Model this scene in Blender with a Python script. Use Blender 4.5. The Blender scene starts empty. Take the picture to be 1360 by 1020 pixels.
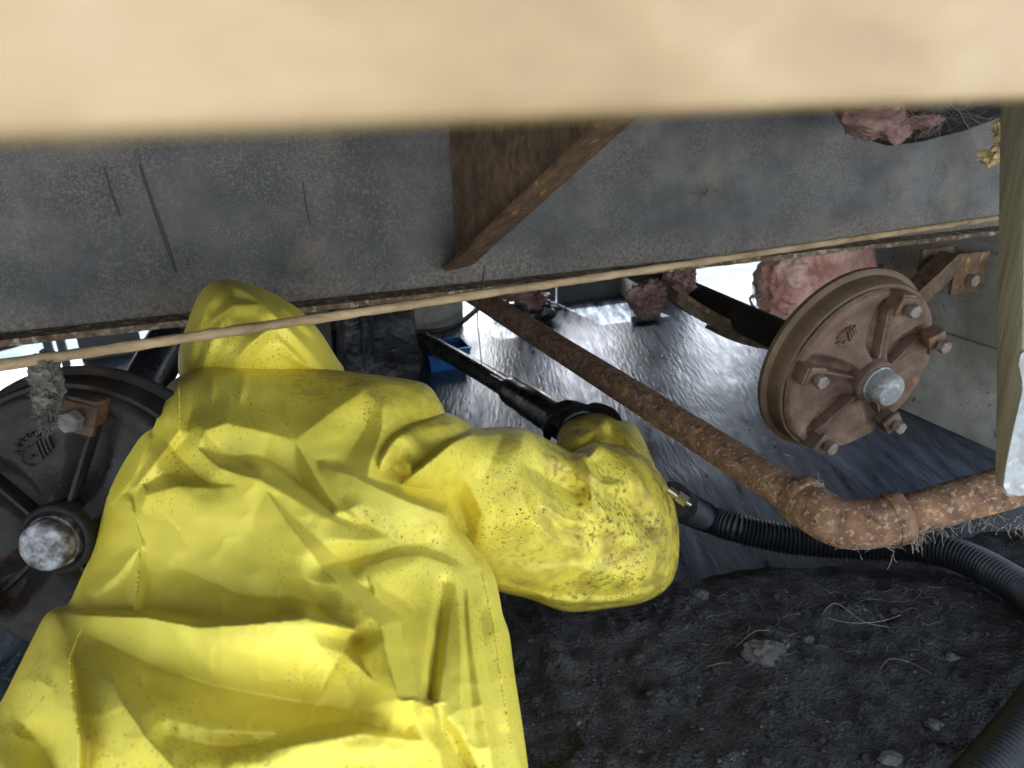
import bpy, bmesh, math, random
import numpy as np
from mathutils import Vector, Matrix
from mathutils.geometry import delaunay_2d_cdt

random.seed(7); rng = np.random.default_rng(7)
scene = bpy.context.scene
COL = scene.collection

# ------------------------------------------------------------------ camera
CAM_H, PITCH, ROLL, FPX = .85, math.radians(22.5), math.radians(1.0), 1000.0   # FPX: focal length in pixels of a 1360 wide frame
_f = Vector((0, math.cos(PITCH), -math.sin(PITCH)))
_r0 = Vector((1, 0, 0)); _u0 = Vector((0, math.sin(PITCH), math.cos(PITCH)))
_r = _r0 * math.cos(ROLL) - _u0 * math.sin(ROLL)
_u = _r0 * math.sin(ROLL) + _u0 * math.cos(ROLL)
CAM = Vector((0, 0, CAM_H))
cd = bpy.data.cameras.new('camera'); cam = bpy.data.objects.new('camera', cd); COL.objects.link(cam)
cam.matrix_world = Matrix(((_r.x, _u.x, -_f.x, CAM.x), (_r.y, _u.y, -_f.y, CAM.y), (_r.z, _u.z, -_f.z, CAM.z), (0, 0, 0, 1)))
cd.sensor_width = 36; cd.lens = FPX * 36 / 1360; cd.clip_start = .02; cd.clip_end = 2000
cd.dof.use_dof = True; cd.dof.focus_distance = 1.0; cd.dof.aperture_fstop = 8.0
scene.camera = cam

# ------------------------------------------------------------------ light
YAW = math.radians(19.5)                       # the house and its chassis stand turned by this much
UX = Vector((math.cos(YAW), math.sin(YAW), 0)); VX = Vector((-math.sin(YAW), math.cos(YAW), 0))
SUN_EL, SUN_ROT = math.radians(52), -YAW - math.radians(8)
world = bpy.data.worlds.new('World'); scene.world = world; world.use_nodes = True
wn = world.node_tree; wn.nodes.clear()
sky = wn.nodes.new('ShaderNodeTexSky'); sky.sky_type = 'NISHITA'; sky.sun_disc = False
sky.sun_elevation = SUN_EL; sky.sun_rotation = SUN_ROT; sky.dust_density = 3.0; sky.air_density = 1.0
hs = wn.nodes.new('ShaderNodeHueSaturation'); hs.inputs['Saturation'].default_value = .55
bg = wn.nodes.new('ShaderNodeBackground'); bg.inputs['Strength'].default_value = .15
wo = wn.nodes.new('ShaderNodeOutputWorld')
wn.links.new(sky.outputs[0], hs.inputs['Color']); wn.links.new(hs.outputs[0], bg.inputs[0]); wn.links.new(bg.outputs[0], wo.inputs[0])
sl = bpy.data.lights.new('sun', 'SUN'); sl.energy = 3.5; sl.angle = math.radians(.55); sl.color = (1, .96, .91)
sun = bpy.data.objects.new('sun', sl); COL.objects.link(sun)
sd = Vector((math.sin(SUN_ROT) * math.cos(SUN_EL), math.cos(SUN_ROT) * math.cos(SUN_EL), math.sin(SUN_EL)))
sun.rotation_euler = sd.to_track_quat('Z', 'Y').to_euler(); sun.location = sd * 20
scene.view_settings.view_transform = 'Standard'; scene.view_settings.look = 'None'
scene.view_settings.exposure = 3.0; scene.view_settings.gamma = 1.0
scene.cycles.max_bounces = 6; scene.cycles.diffuse_bounces = 4; scene.cycles.glossy_bounces = 3; scene.cycles.use_denoising = True

# ------------------------------------------------------------------ helpers: points
def ray(x, y): return _f + _r * ((x - 680) / FPX) + _u * ((510 - y) / FPX)
def at(x, y, d): return CAM + ray(x, y) * d                      # a point seen at that place, d metres deep
def onz(x, y, z):
    r = ray(x, y); return CAM + r * ((z - CAM_H) / r.z)
def W(a, b, z): return UX * a + VX * b + Vector((0, 0, z))       # house frame: along the beam, away from it, up
def ab(p): return p.dot(UX), p.dot(VX)
def onb(x, y, b):                                                # where a sight line meets the plane b = const
    r = ray(x, y); return CAM + r * ((b - CAM.dot(VX)) / r.dot(VX))

# ------------------------------------------------------------------ helpers: noise on arrays
def _hash(ix, iy, s):
    n = (ix.astype(np.int64) * 374761393 + iy.astype(np.int64) * 668265263 + s * 974711) & 0x7fffffff
    n = (n ^ (n >> 13)) * 1274126177 & 0x7fffffff
    return ((n ^ (n >> 16)) & 0xffff) / 65535.0
def vnoise(x, y, s=0):
    ix, iy = np.floor(x), np.floor(y); fx, fy = x - ix, y - iy
    fx = fx * fx * fx * (fx * (fx * 6 - 15) + 10); fy = fy * fy * fy * (fy * (fy * 6 - 15) + 10)
    a, b = _hash(ix, iy, s), _hash(ix + 1, iy, s); c, d = _hash(ix, iy + 1, s), _hash(ix + 1, iy + 1, s)
    return (a + (b - a) * fx) * (1 - fy) + (c + (d - c) * fx) * fy
def fbm(x, y, s=0, o=4, g=.5):
    t, am, n = 0, 1, 0
    for k in range(o):
        t = t + am * vnoise(x * 2 ** k + 17 * k, y * 2 ** k - 9 * k, s + k); n += am; am *= g
    return t / n

# ------------------------------------------------------------------ helpers: materials
def mat(name, cols, scale=20, rough=.6, rough2=None, bump=.3, bscale=None, bdist=.004, metal=0, stretch=(1, 1, 1), rot=(0, 0, 0), spots=(), detail=5, spec=.5, coat=0, lo=.3, hi=.7, trans=0):
    m = bpy.data.materials.new(name); m.use_nodes = True
    nt = m.node_tree; N = nt.nodes; L = nt.links
    b = N['Principled BSDF']
    tc = N.new('ShaderNodeTexCoord'); mp = N.new('ShaderNodeMapping'); mp.inputs['Scale'].default_value = stretch; mp.inputs['Rotation'].default_value = rot
    L.new(tc.outputs['Object'], mp.inputs[0])
    no = N.new('ShaderNodeTexNoise'); no.inputs['Scale'].default_value = scale; no.inputs['Detail'].default_value = detail; no.inputs['Roughness'].default_value = .62
    L.new(mp.outputs[0], no.inputs['Vector'])
    cr = N.new('ShaderNodeValToRGB'); e = cr.color_ramp.elements
    while len(e) < len(cols): e.new(.5)
    for i, c in enumerate(cols):
        e[i].position = lo + (hi - lo) * i / max(1, len(cols) - 1); e[i].color = (*c, 1)
    L.new(no.outputs['Fac'], cr.inputs[0]); out = cr.outputs[0]
    for k, sp in enumerate(spots):                                # (colour, scale, threshold, softness, strength, scale of patchiness)
        c, sc, th, so, am = sp[:5]
        n2 = N.new('ShaderNodeTexNoise'); n2.inputs['Scale'].default_value = sc; n2.inputs['Detail'].default_value = 3
        mo = N.new('ShaderNodeMapping'); mo.inputs['Location'].default_value = (3.1 * k + 1, 5.7 * k, 2.3 * k); L.new(mp.outputs[0], mo.inputs[0]); L.new(mo.outputs[0], n2.inputs['Vector'])
        mr = N.new('ShaderNodeMapRange'); mr.inputs['From Min'].default_value = th; mr.inputs['From Max'].default_value = th + so; mr.inputs['To Max'].default_value = am
        L.new(n2.outputs['Fac'], mr.inputs['Value']); fac = mr.outputs[0]
        if len(sp) > 5:
            n3 = N.new('ShaderNodeTexNoise'); n3.inputs['Scale'].default_value = sp[5]; n3.inputs['Detail'].default_value = 2; L.new(mo.outputs[0], n3.inputs['Vector'])
            m3 = N.new('ShaderNodeMapRange'); m3.inputs['From Min'].default_value = .42; m3.inputs['From Max'].default_value = .62; L.new(n3.outputs['Fac'], m3.inputs['Value'])
            mu = N.new('ShaderNodeMath'); mu.operation = 'MULTIPLY'; L.new(fac, mu.inputs[0]); L.new(m3.outputs[0], mu.inputs[1]); fac = mu.outputs[0]
        mx = N.new('ShaderNodeMix'); mx.data_type = 'RGBA'; L.new(fac, mx.inputs[0]); L.new(out, mx.inputs[6]); mx.inputs[7].default_value = (*c, 1); out = mx.outputs[2]
    L.new(out, b.inputs['Base Color'])
    b.inputs['Metallic'].default_value = metal; b.inputs['Specular IOR Level'].default_value = spec; b.inputs['Coat Weight'].default_value = coat; b.inputs['Coat Roughness'].default_value = .2
    if trans: b.inputs['Transmission Weight'].default_value = trans
    if rough2 is None: b.inputs['Roughness'].default_value = rough
    else:
        rr = N.new('ShaderNodeMapRange'); rr.inputs['From Min'].default_value = .35; rr.inputs['From Max'].default_value = .65; rr.inputs['To Min'].default_value = rough; rr.inputs['To Max'].default_value = rough2
        L.new(no.outputs['Fac'], rr.inputs['Value']); L.new(rr.outputs[0], b.inputs['Roughness'])
    if bump:
        nb = N.new('ShaderNodeTexNoise'); nb.inputs['Scale'].default_value = bscale or scale * 4; nb.inputs['Detail'].default_value = 4; L.new(mp.outputs[0], nb.inputs['Vector'])
        bp = N.new('ShaderNodeBump'); bp.inputs['Strength'].default_value = bump; bp.inputs['Distance'].default_value = bdist
        L.new(nb.outputs['Fac'], bp.inputs['Height']); L.new(bp.outputs[0], b.inputs['Normal'])
    return m

MT = {}
MT['board'] = mat('pale planed pine', [(.20, .132, .060), (.27, .178, .082), (.33, .232, .12)], 5, .6, bump=.15, stretch=(1, 8, 8), rot=(0, 0, YAW))
MT['siding'] = mat('pale siding', [(.55, .53, .48), (.6, .58, .53)], 2, .7, bump=.1)
MT['roof'] = mat('roof sheet', [(.25, .25, .25), (.3, .3, .3)], 2, .7, bump=.1)
MT['belly'] = mat('black belly wrap', [(.010, .010, .012), (.02, .02, .022)], 5, .55, bump=.5, bscale=8, bdist=.02)
MT['beam'] = mat('grey painted steel', [(.034, .034, .032), (.054, .052, .049), (.084, .079, .072)], 10, .62, .5, bump=.25, bscale=160, bdist=.002,
                 spots=[((.17, .158, .14), 300, .50, .12, .6, 7), ((.15, .118, .09), 140, .52, .12, .6, 5), ((.045, .05, .054), 90, .58, .1, .5, 7), ((.17, .125, .085), 9, .56, .15, .5)])
def beam_foot(m):
    nt = m.node_tree; N = nt.nodes; L = nt.links; b = N['Principled BSDF']; src = b.inputs['Base Color'].links[0].from_socket
    tc = N.new('ShaderNodeTexCoord'); sx = N.new('ShaderNodeSeparateXYZ'); L.new(tc.outputs['Object'], sx.inputs[0])
    no = N.new('ShaderNodeTexNoise'); no.inputs['Scale'].default_value = 9; no.inputs['Detail'].default_value = 6; L.new(tc.outputs['Object'], no.inputs['Vector'])
    ad = N.new('ShaderNodeMath'); ad.operation = 'MULTIPLY_ADD'; L.new(no.outputs['Fac'], ad.inputs[0]); ad.inputs[1].default_value = .14; L.new(sx.outputs['Z'], ad.inputs[2])
    mr = N.new('ShaderNodeMapRange'); mr.inputs['From Min'].default_value = .60; mr.inputs['From Max'].default_value = .545; mr.inputs['To Max'].default_value = .65; L.new(ad.outputs[0], mr.inputs['Value'])
    n2 = N.new('ShaderNodeTexNoise'); n2.inputs['Scale'].default_value = 150; n2.inputs['Detail'].default_value = 4; L.new(tc.outputs['Object'], n2.inputs['Vector'])
    cr = N.new('ShaderNodeValToRGB'); cr.color_ramp.elements[0].position = .35; cr.color_ramp.elements[0].color = (.075, .058, .046, 1); cr.color_ramp.elements[1].position = .65; cr.color_ramp.elements[1].color = (.23, .19, .155, 1); L.new(n2.outputs['Fac'], cr.inputs[0])
    mx = N.new('ShaderNodeMix'); mx.data_type = 'RGBA'; L.new(mr.outputs[0], mx.inputs[0]); L.new(src, mx.inputs[6]); L.new(cr.outputs[0], mx.inputs[7]); L.new(mx.outputs[2], b.inputs['Base Color'])
beam_foot(MT['beam'])
MT['beam_low'] = mat('corroded flange edge', [(.07, .045, .025), (.16, .10, .055), (.30, .23, .15)], 40, .85, bump=.6, bscale=150, spots=[((.42, .36, .27), 70, .56, .05, .8)])
MT['rust'] = mat('brown rust', [(.055, .030, .015), (.11, .062, .030), (.19, .11, .052)], 45, .85, bump=.5, bscale=190, bdist=.003, spots=[((.34, .19, .05), 30, .64, .05, .8)])
MT['rust_dark'] = mat('dark brown rust', [(.038, .026, .016), (.085, .055, .029), (.15, .095, .048)], 40, .8, bump=.5, bscale=190, stretch=(1, 1, .55), spots=[((.17, .11, .05), 110, .56, .08, .7, 9), ((.02, .016, .012), 26, .56, .1, .6)])
MT['pipe'] = mat('scaly rusty pipe', [(.08, .040, .020), (.165, .085, .042), (.26, .15, .085)], 48, .9, bump=.55, bscale=210, bdist=.003, spots=[((.46, .20, .04), 24, .67, .04, .9), ((.33, .24, .165), 150, .57, .06, .7), ((.05, .028, .02), 75, .62, .05, .8)])
MT['drum'] = mat('dusty rusty drum casting', [(.078, .043, .025), (.125, .074, .045), (.18, .118, .08)], 26, .8, bump=.45, bscale=150, bdist=.003, spots=[((.30, .15, .065), 16, .60, .08, .6), ((.05, .032, .022), 120, .67, .04, .7)])
MT['drum_side'] = mat('drum barrel rust', [(.075, .045, .024), (.115, .072, .038), (.155, .10, .055)], 14, .75, bump=.3, bscale=120, spots=[((.03, .02, .014), 40, .68, .03, .8)])
MT['drum_black'] = mat('grimy drum with painted shade', [(.007, .006, .005), (.014, .011, .009), (.026, .020, .016)], 22, .6, .8, bump=.5, bscale=130, bdist=.003, spots=[((.045, .02, .011), 14, .58, .08, .6), ((.045, .04, .036), 130, .66, .05, .6)], spec=.35)  # grime, plus shade put into these near-black tones
MT['clamp_rust'] = mat('orange rust clamp', [(.10, .042, .018), (.19, .08, .03), (.28, .13, .05)], 60, .85, bump=.6, bscale=200)
MT['clamp_dark'] = mat('dark rusty clamp', [(.025, .013, .008), (.05, .024, .012), (.11, .045, .016)], 40, .8, bump=.6, bscale=200)
MT['clamp_grey'] = mat('grimy bolt steel', [(.05, .045, .04), (.085, .076, .068), (.13, .12, .105)], 60, .6, bump=.4, bscale=200)
MT['bolt'] = mat('worn steel bolt', [(.12, .085, .065), (.22, .17, .14), (.33, .28, .24)], 90, .55, bump=.4, bscale=250, metal=.2)
MT['galv'] = mat('galvanised metal', [(.18, .18, .17), (.26, .26, .245), (.35, .35, .33)], 60, .6, bump=.3, bscale=120, metal=.15, spots=[((.17, .155, .13), 30, .56, .1, .7), ((.5, .5, .48), 90, .6, .05, .6)])
MT['cap_white'] = mat('flaking whitish cap', [(.03, .023, .02), (.08, .065, .06), (.20, .195, .195), (.36, .37, .39)], 55, .6, bump=.5, bscale=130, lo=.36, hi=.66)
MT['post'] = mat('treated greenish timber', [(.12, .10, .068), (.19, .162, .112), (.26, .228, .165)], 14, .75, bump=.35, bscale=60, stretch=(9, 9, .35), detail=6)
MT['concrete'] = mat('rough concrete pier', [(.27, .25, .205), (.35, .33, .275), (.42, .395, .34)], 18, .9, bump=.6, bscale=110, bdist=.004, spots=[((.09, .08, .065), 60, .66, .04, .8), ((.14, .125, .095), 4, .52, .15, .7)])
MT['slab'] = mat('wet dark slab', [(.010, .017, .027), (.024, .037, .054), (.055, .077, .105), (.11, .14, .175)], 34, .26, .44, bump=.55, bscale=110, bdist=.004, stretch=(1, .16, 1), rot=(0, 0, math.radians(38)), spots=[((.018, .024, .032), 3, .5, .15, .6), ((.20, .215, .23), 190, .60, .05, .5, 10)], spec=.65, lo=.3, hi=.72)  # the sky's blue cast is put into these base colours
MT['dirt'] = mat('black damp dirt', [(.028, .027, .028), (.046, .045, .046), (.072, .070, .070)], 30, .95, bump=1.0, bscale=200, bdist=.012, spots=[((.075, .076, .082), 330, .62, .06, .5)], spec=.12)
MT['ground'] = mat('pale gravel ground', [(.33, .35, .37), (.40, .43, .45), (.48, .50, .52)], 8, .9, bump=.4, bscale=40)
MT['stone'] = mat('grey stone', [(.035, .032, .029), (.06, .055, .05), (.10, .092, .084)], 40, .85, bump=.6, bscale=90)
MT['pebble'] = mat('pale pebbles', [(.035, .035, .035), (.07, .07, .07), (.125, .122, .118)], 30, .8, bump=.3)
MT['hose'] = mat('black hose plastic', [(.005, .0055, .007), (.010, .011, .013)], 40, .42, .55, bump=.08, bscale=100, spots=[((.025, .026, .028), 60, .62, .08, .5)], spec=.35)
MT['wand'] = mat('black wand plastic', [(.006, .006, .007), (.012, .012, .014)], 30, .22, .4, bump=.1)
MT['brass'] = mat('brass fitting', [(.33, .27, .16), (.48, .42, .29)], 40, .3, bump=.05, metal=.9)
MT['blue'] = mat('blue plastic', [(.005, .085, .30), (.008, .11, .37)], 8, .4, bump=.1)
MT['cord'] = mat('tan fibrous cord', [(.14, .09, .045), (.29, .20, .105), (.42, .31, .18)], 24, .9, bump=.7, bscale=90, bdist=.004, stretch=(.35, 1, 1))
MT['fluff'] = mat('grey dust fluff', [(.04, .036, .029), (.085, .078, .064), (.15, .137, .115)], 90, .95, bump=.8, bscale=200)
MT['lint'] = mat('pale lint', [(.17, .15, .12), (.27, .24, .19)], 50, .9, bump=0)
MT['pink'] = mat('pink glass wool', [(.68, .30, .22), (.84, .46, .36), (.92, .64, .53)], 12, .95, bump=.8, bscale=60, bdist=.008, stretch=(1, 1, 1.6), spots=[((.36, .20, .16), 7, .58, .14, .5)])
MT['pink_dirty'] = mat('dirty pink glass wool', [(.16, .085, .07), (.27, .15, .125), (.40, .26, .23)], 16, .95, bump=1, bscale=80, bdist=.012, stretch=(1, 1, 1.8), spots=[((.10, .065, .05), 9, .55, .1, .7)])
MT['plastic'] = mat('black sheeting', [(.008, .008, .009), (.016, .016, .018)], 12, .28, .5, bump=.6, bscale=22, bdist=.02, spots=[((.12, .125, .13), 50, .62, .06, .5, 8)])
MT['block'] = mat('grey block', [(.10, .098, .09), (.15, .145, .135), (.2, .195, .18)], 25, .9, bump=.5, bscale=90)
MT['skirt'] = mat('dark skirting sheet', [(.03, .03, .032), (.05, .05, .052)], 10, .6, bump=.2)
MT['foam'] = mat('yellow foam chunk', [(.30, .21, .09), (.45, .34, .16), (.55, .44, .24)], 50, .9, bump=.8, bscale=100)
MT['wire'] = mat('dark wire', [(.012, .012, .012), (.02, .02, .02)], 10, .5, bump=0)
MT['pinkwall'] = mat('pinkish wall', [(.62, .47, .42), (.68, .53, .48)], 4, .8, bump=.1)
MT['glove'] = mat('black rubber glove', [(.006, .006, .007), (.012, .012, .013)], 40, .35, .5, bump=.3, bscale=60)

def suit_material():
    m = bpy.data.materials.new('yellow coated coverall cloth'); m.use_nodes = True
    nt = m.node_tree; N = nt.nodes; L = nt.links; b = N['Principled BSDF']
    tc = N.new('ShaderNodeTexCoord'); at_ = N.new('ShaderNodeAttribute'); at_.attribute_name = 'dirt'
    uv = N.new('ShaderNodeUVMap'); uv.uv_map = 'cloth'
    def noise(sc, det=4, vec=None):
        n = N.new('ShaderNodeTexNoise'); n.inputs['Scale'].default_value = sc; n.inputs['Detail'].default_value = det; L.new(vec or tc.outputs['Object'], n.inputs['Vector']); return n.outputs['Fac']
    def rangef(v, a, c, lo=0, hi=1):
        r = N.new('ShaderNodeMapRange'); r.inputs['From Min'].default_value = a; r.inputs['From Max'].default_value = c; r.inputs['To Min'].default_value = lo; r.inputs['To Max'].default_value = hi; L.new(v, r.inputs['Value']); return r.outputs[0]
    def math2(op, a, c):
        n = N.new('ShaderNodeMath'); n.operation = op
        for i, v in enumerate((a, c)):
            if hasattr(v, 'links'): L.new(v, n.inputs[i])
            else: n.inputs[i].default_value = v
        return n.outputs[0]
    def mix(f, a, c):
        n = N.new('ShaderNodeMix'); n.data_type = 'RGBA'
        if hasattr(f, 'links'): L.new(f, n.inputs[0])
        else: n.inputs[0].default_value = f
        for i, v in ((6, a), (7, c)):
            if hasattr(v, 'links'): L.new(v, n.inputs[i])
            else: n.inputs[i].default_value = (*v, 1)
        return n.outputs[2]
    base = mix(rangef(noise(5, 3), .35, .65), (.80, .645, .06), (.83, .70, .10))
    base = mix(rangef(noise(14, 5), .55, .75, 0, .5), base, (.55, .45, .03))
    d = at_.outputs['Fac']
    # broad grime film
    film = math2('MULTIPLY', rangef(noise(11, 6), .42, .68), rangef(d, 0, 1, .04, .95))
    base = mix(math2('MULTIPLY', film, .4), base, (.26, .17, .02))
    # rubbed-in smears
    sm = math2('MULTIPLY', rangef(noise(26, 7), .46, .66), rangef(d, .05, .9, 0, 1))
    base = mix(math2('MULTIPLY', sm, .75), base, (.27, .17, .03))
    # specks
    sp = math2('MULTIPLY', rangef(noise(300, 2), .62, .68), rangef(noise(8, 2), .45, .6))
    sp = math2('MULTIPLY', sp, rangef(d, 0, .5, .55, 1))
    base = mix(sp, base, (.05, .038, .018))
    sp2 = math2('MULTIPLY', math2('MULTIPLY', rangef(noise(130, 6), .49, .66), rangef(noise(15, 4), .40, .58)), rangef(d, .15, .9, 0, .95))
    base = mix(sp2, base, (.10, .062, .018))
    L.new(base, b.inputs['Base Color'])
    L.new(rangef(noise(30, 2), .3, .7, .40, .56), b.inputs['Roughness'])
    b.inputs['Specular IOR Level'].default_value = .5
    # woven relief from the cloth's own weave coordinates
    wv = N.new('ShaderNodeTexWave'); wv.inputs['Scale'].default_value = 1; wv.inputs['Distortion'].default_value = 0; wv.bands_direction = 'X'
    wv2 = N.new('ShaderNodeTexWave'); wv2.inputs['Scale'].default_value = 1; wv2.bands_direction = 'Y'
    ms = N.new('ShaderNodeMapping'); ms.inputs['Scale'].default_value = (190, 190, 190); ms.inputs['Rotation'].default_value = (0, 0, .5); L.new(uv.outputs[0], ms.inputs[0])
    L.new(ms.outputs[0], wv.inputs['Vector']); L.new(ms.outputs[0], wv2.inputs['Vector'])
    weave = math2('MULTIPLY', wv.outputs['Fac'], wv2.outputs['Fac'])
    h = math2('ADD', math2('MULTIPLY', weave, .8), math2('MULTIPLY', noise(60, 3), .6))
    bp = N.new('ShaderNodeBump'); bp.inputs['Strength'].default_value = .4; bp.inputs['Distance'].default_value = .002
    L.new(h, bp.inputs['Height']); L.new(bp.outputs[0], b.inputs['Normal'])
    return m
MT['suit'] = suit_material()

# ------------------------------------------------------------------ helpers: objects
def tag(o, label=None, cat=None, group=None, kind=None):
    for k, v in (('label', label), ('category', cat), ('group', group), ('kind', kind)):
        if v: o[k] = v
    return o
def empty(name, loc, label=None, cat=None, group=None, rot=None):
    o = bpy.data.objects.new(name, None); COL.objects.link(o); o.empty_display_size = .05
    M_ = Matrix.Translation(Vector(loc))
    if rot is not None: M_ = M_ @ rot.to_4x4()
    o.matrix_world = M_
    return tag(o, label, cat, group)
def link(o, parent, local):
    if parent is None: return
    o.parent = parent
    if parent.type == 'EMPTY' and not local: o.matrix_parent_inverse = parent.matrix_world.inverted()
def obj(name, vf, m, parent=None, smooth=True, local=False):
    """one mesh object; vf = (verts, faces) in world metres (or in the parent's own frame when local)"""
    v, f = vf
    me = bpy.data.meshes.new(name); me.from_pydata([tuple(p) for p in v], [], [tuple(q) for q in f]); me.validate(); me.update()
    bm = bmesh.new(); bm.from_mesh(me); bmesh.ops.recalc_face_normals(bm, faces=bm.faces); bm.to_mesh(me); bm.free()
    for p in me.polygons: p.use_smooth = smooth
    if smooth: me.set_sharp_from_angle(angle=math.radians(42))
    if m: me.materials.append(MT[m] if isinstance(m, str) else m)
    o = bpy.data.objects.new(name, me); COL.objects.link(o)
    link(o, parent, local)
    return o
def join(*vfs):
    V, Fc = [], []
    for v, f in vfs:
        k = len(V); V += list(v); Fc += [tuple(i + k for i in q) for q in f]
    return V, Fc
def box(c, ax, half, bev=0.0):
    """box about c with axes ax (three vectors) and half sizes; edges chamfered by bev"""
    bm = bmesh.new(); bmesh.ops.create_cube(bm, size=2)
    for v in bm.verts: v.co = Vector((v.co.x * half[0], v.co.y * half[1], v.co.z * half[2]))
    if bev: bmesh.ops.bevel(bm, geom=list(bm.edges), offset=bev, segments=2, affect='EDGES', profile=.5)
    c = Vector(c); V = [c + ax[0] * v.co.x + ax[1] * v.co.y + ax[2] * v.co.z for v in bm.verts]
    bm.verts.index_update(); Fc = [[v.index for v in f.verts] for f in bm.faces]; bm.free()
    return V, Fc
ZX = Vector((0, 0, 1)); HOUSE = (UX, VX, ZX)
def hbox(a0, a1, b0, b1, z0, z1, bev=0.0):
    return box(W((a0 + a1) / 2, (b0 + b1) / 2, (z0 + z1) / 2), HOUSE, ((a1 - a0) / 2, (b1 - b0) / 2, (z1 - z0) / 2), bev)
def smooth_path(pts, n):
    """Catmull-Rom through pts, n points per span"""
    P = [Vector(p) for p in pts]; P = [P[0] * 2 - P[1]] + P + [P[-1] * 2 - P[-2]]; out = []
    for i in range(1, len(P) - 2):
        a, b, c, d = P[i - 1:i + 3]
        for k in range(n):
            t = k / n
            out.append(.5 * ((2 * b) + (c - a) * t + (2 * a - 5 * b + 4 * c - d) * t * t + (3 * b - a - 3 * c + d) * t ** 3))
    out.append(P[-2]); return out
def tube(path, rad, seg=12, caps=True, flat=1.0, wob=0.0):
    P = [Vector(p) for p in path]; n = len(P); V, Fc = [], []
    if not hasattr(rad, '__len__'): rad = [rad] * n
    t0 = (P[1] - P[0]).normalized(); nx = t0.orthogonal().normalized()
    for i in range(n):
        t = (P[min(i + 1, n - 1)] - P[max(i - 1, 0)]).normalized()
        nx = (nx - t * nx.dot(t)).normalized(); ny = t.cross(nx)
        for k in range(seg):
            a = 2 * math.pi * k / seg; r = rad[i] * (1 + (random.uniform(-wob, wob) if wob else 0))
            V.append(P[i] + nx * (math.cos(a) * r) + ny * (math.sin(a) * r * flat))
    for i in range(n - 1):
        for k in range(seg):
            k2 = (k + 1) % seg
            Fc.append((i * seg + k, i * seg + k2, (i + 1) * seg + k2, (i + 1) * seg + k))
    if caps:
        Fc.append(tuple(range(seg))[::-1]); Fc.append(tuple((n - 1) * seg + k for k in range(seg)))
    return V, Fc
def lathe(prof, seg=48, org=Vector((0, 0, 0)), ax=None):
    """prof = [(radius, height)] turned about the local z axis"""
    V, Fc = [], []
    for r, h in prof:
        for k in range(seg):
            a = 2 * math.pi * k / seg; V.append(Vector((r * math.cos(a), r * math.sin(a), h)) + org)
    for i in range(len(prof) - 1):
        for k in range(seg):
            k2 = (k + 1) % seg; Fc.append((i * seg + k, i * seg + k2, (i + 1) * seg + k2, (i + 1) * seg + k))
    if prof[0][0] > 1e-6: Fc.append(tuple(range(seg))[::-1])
    if prof[-1][0] > 1e-6: Fc.append(tuple((len(prof) - 1) * seg + k for k in range(seg)))
    return V, Fc
def slab_of(pts, th):
    """a plate: outline pts (3-D, one plane) with thickness vector th"""
    P = [Vector(p) for p in pts]; n = len(P); V = P + [p + th for p in P]
    Fc = [tuple(range(n)), tuple(range(2 * n - 1, n - 1, -1))] + [(i, i + n, (i + 1) % n + n, (i + 1) % n) for i in range(n)]
    return V, Fc
def blob(c, r, sub=4, amp=.25, freq=6, seed=0, squash=(1, 1, 1)):
    from mathutils import noise as mn
    bm = bmesh.new(); bmesh.ops.create_icosphere(bm, subdivisions=sub, radius=1); V = []
    c = Vector(c)
    for v in bm.verts:
        d = v.co.copy(); s = Vector((seed * 3.7, seed * 1.3, -seed * 2.1))
        k = 1 + amp * (mn.fractal(d * freq * .3 + s, 1.0, 2.0, 5)) + amp * .5 * mn.noise(d * freq + s)
        V.append(c + Vector((d.x * squash[0], d.y * squash[1], d.z * squash[2])) * (r * k))
    bm.verts.index_update(); Fc = [[v.index for v in f.verts] for f in bm.faces]; bm.free()
    return V, Fc

# ================================================================== setting
def big_sheet(name, z, s, m):
    o = obj(name, ([(-s, -s, z), (s, -s, z), (s, s, z), (-s, s, z)], [(0, 1, 2, 3)]), m, smooth=False); return tag(o, kind='structure')
big_sheet('ground', -.03, 600, 'ground')
BEAM_B = 1.41; FAR_B = 2.66
MT['yard'] = mat('blue-tinted yard sheet', [(.05, .072, .086), (.07, .096, .112), (.10, .128, .142)], 12, .97, bump=.4, bscale=40, spec=.05)  # dark bluish colour chosen to tint the gaps and slab reflections
BEAM_Z0, BEAM_Z1 = .455, .822
tag(obj('yard', ([W(-60, FAR_B + .06, -.024), W(60, FAR_B + .06, -.024), W(60, FAR_B + 60, -.024), W(-60, FAR_B + 60, -.024)], [(0, 1, 2, 3)]), 'yard', smooth=False), kind='structure')  # added sheet over the ground, coloured for the light it sends back
# slab under the house, gently uneven
def slab_mesh():
    na, nb = 260, 110; V, Fc = [], []
    A = np.linspace(-3.2, 3.6, na); B = np.linspace(.0, FAR_B + .05, nb)
    for b in B:
        z = .008 * (fbm(A * 2.2, np.full(na, b * 2.2), 3) - .5) + .004 * (fbm(A * 9, np.full(na, b * 9), 13) - .5)
        for a, q in zip(A, z): V.append(W(a, b, q))
    for j in range(nb - 1):
        for i in range(na - 1): Fc.append((j * na + i, j * na + i + 1, (j + 1) * na + i + 1, (j + 1) * na + i))
    return V, Fc
tag(obj('concrete_slab', slab_mesh(), 'slab'), kind='structure')
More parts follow.
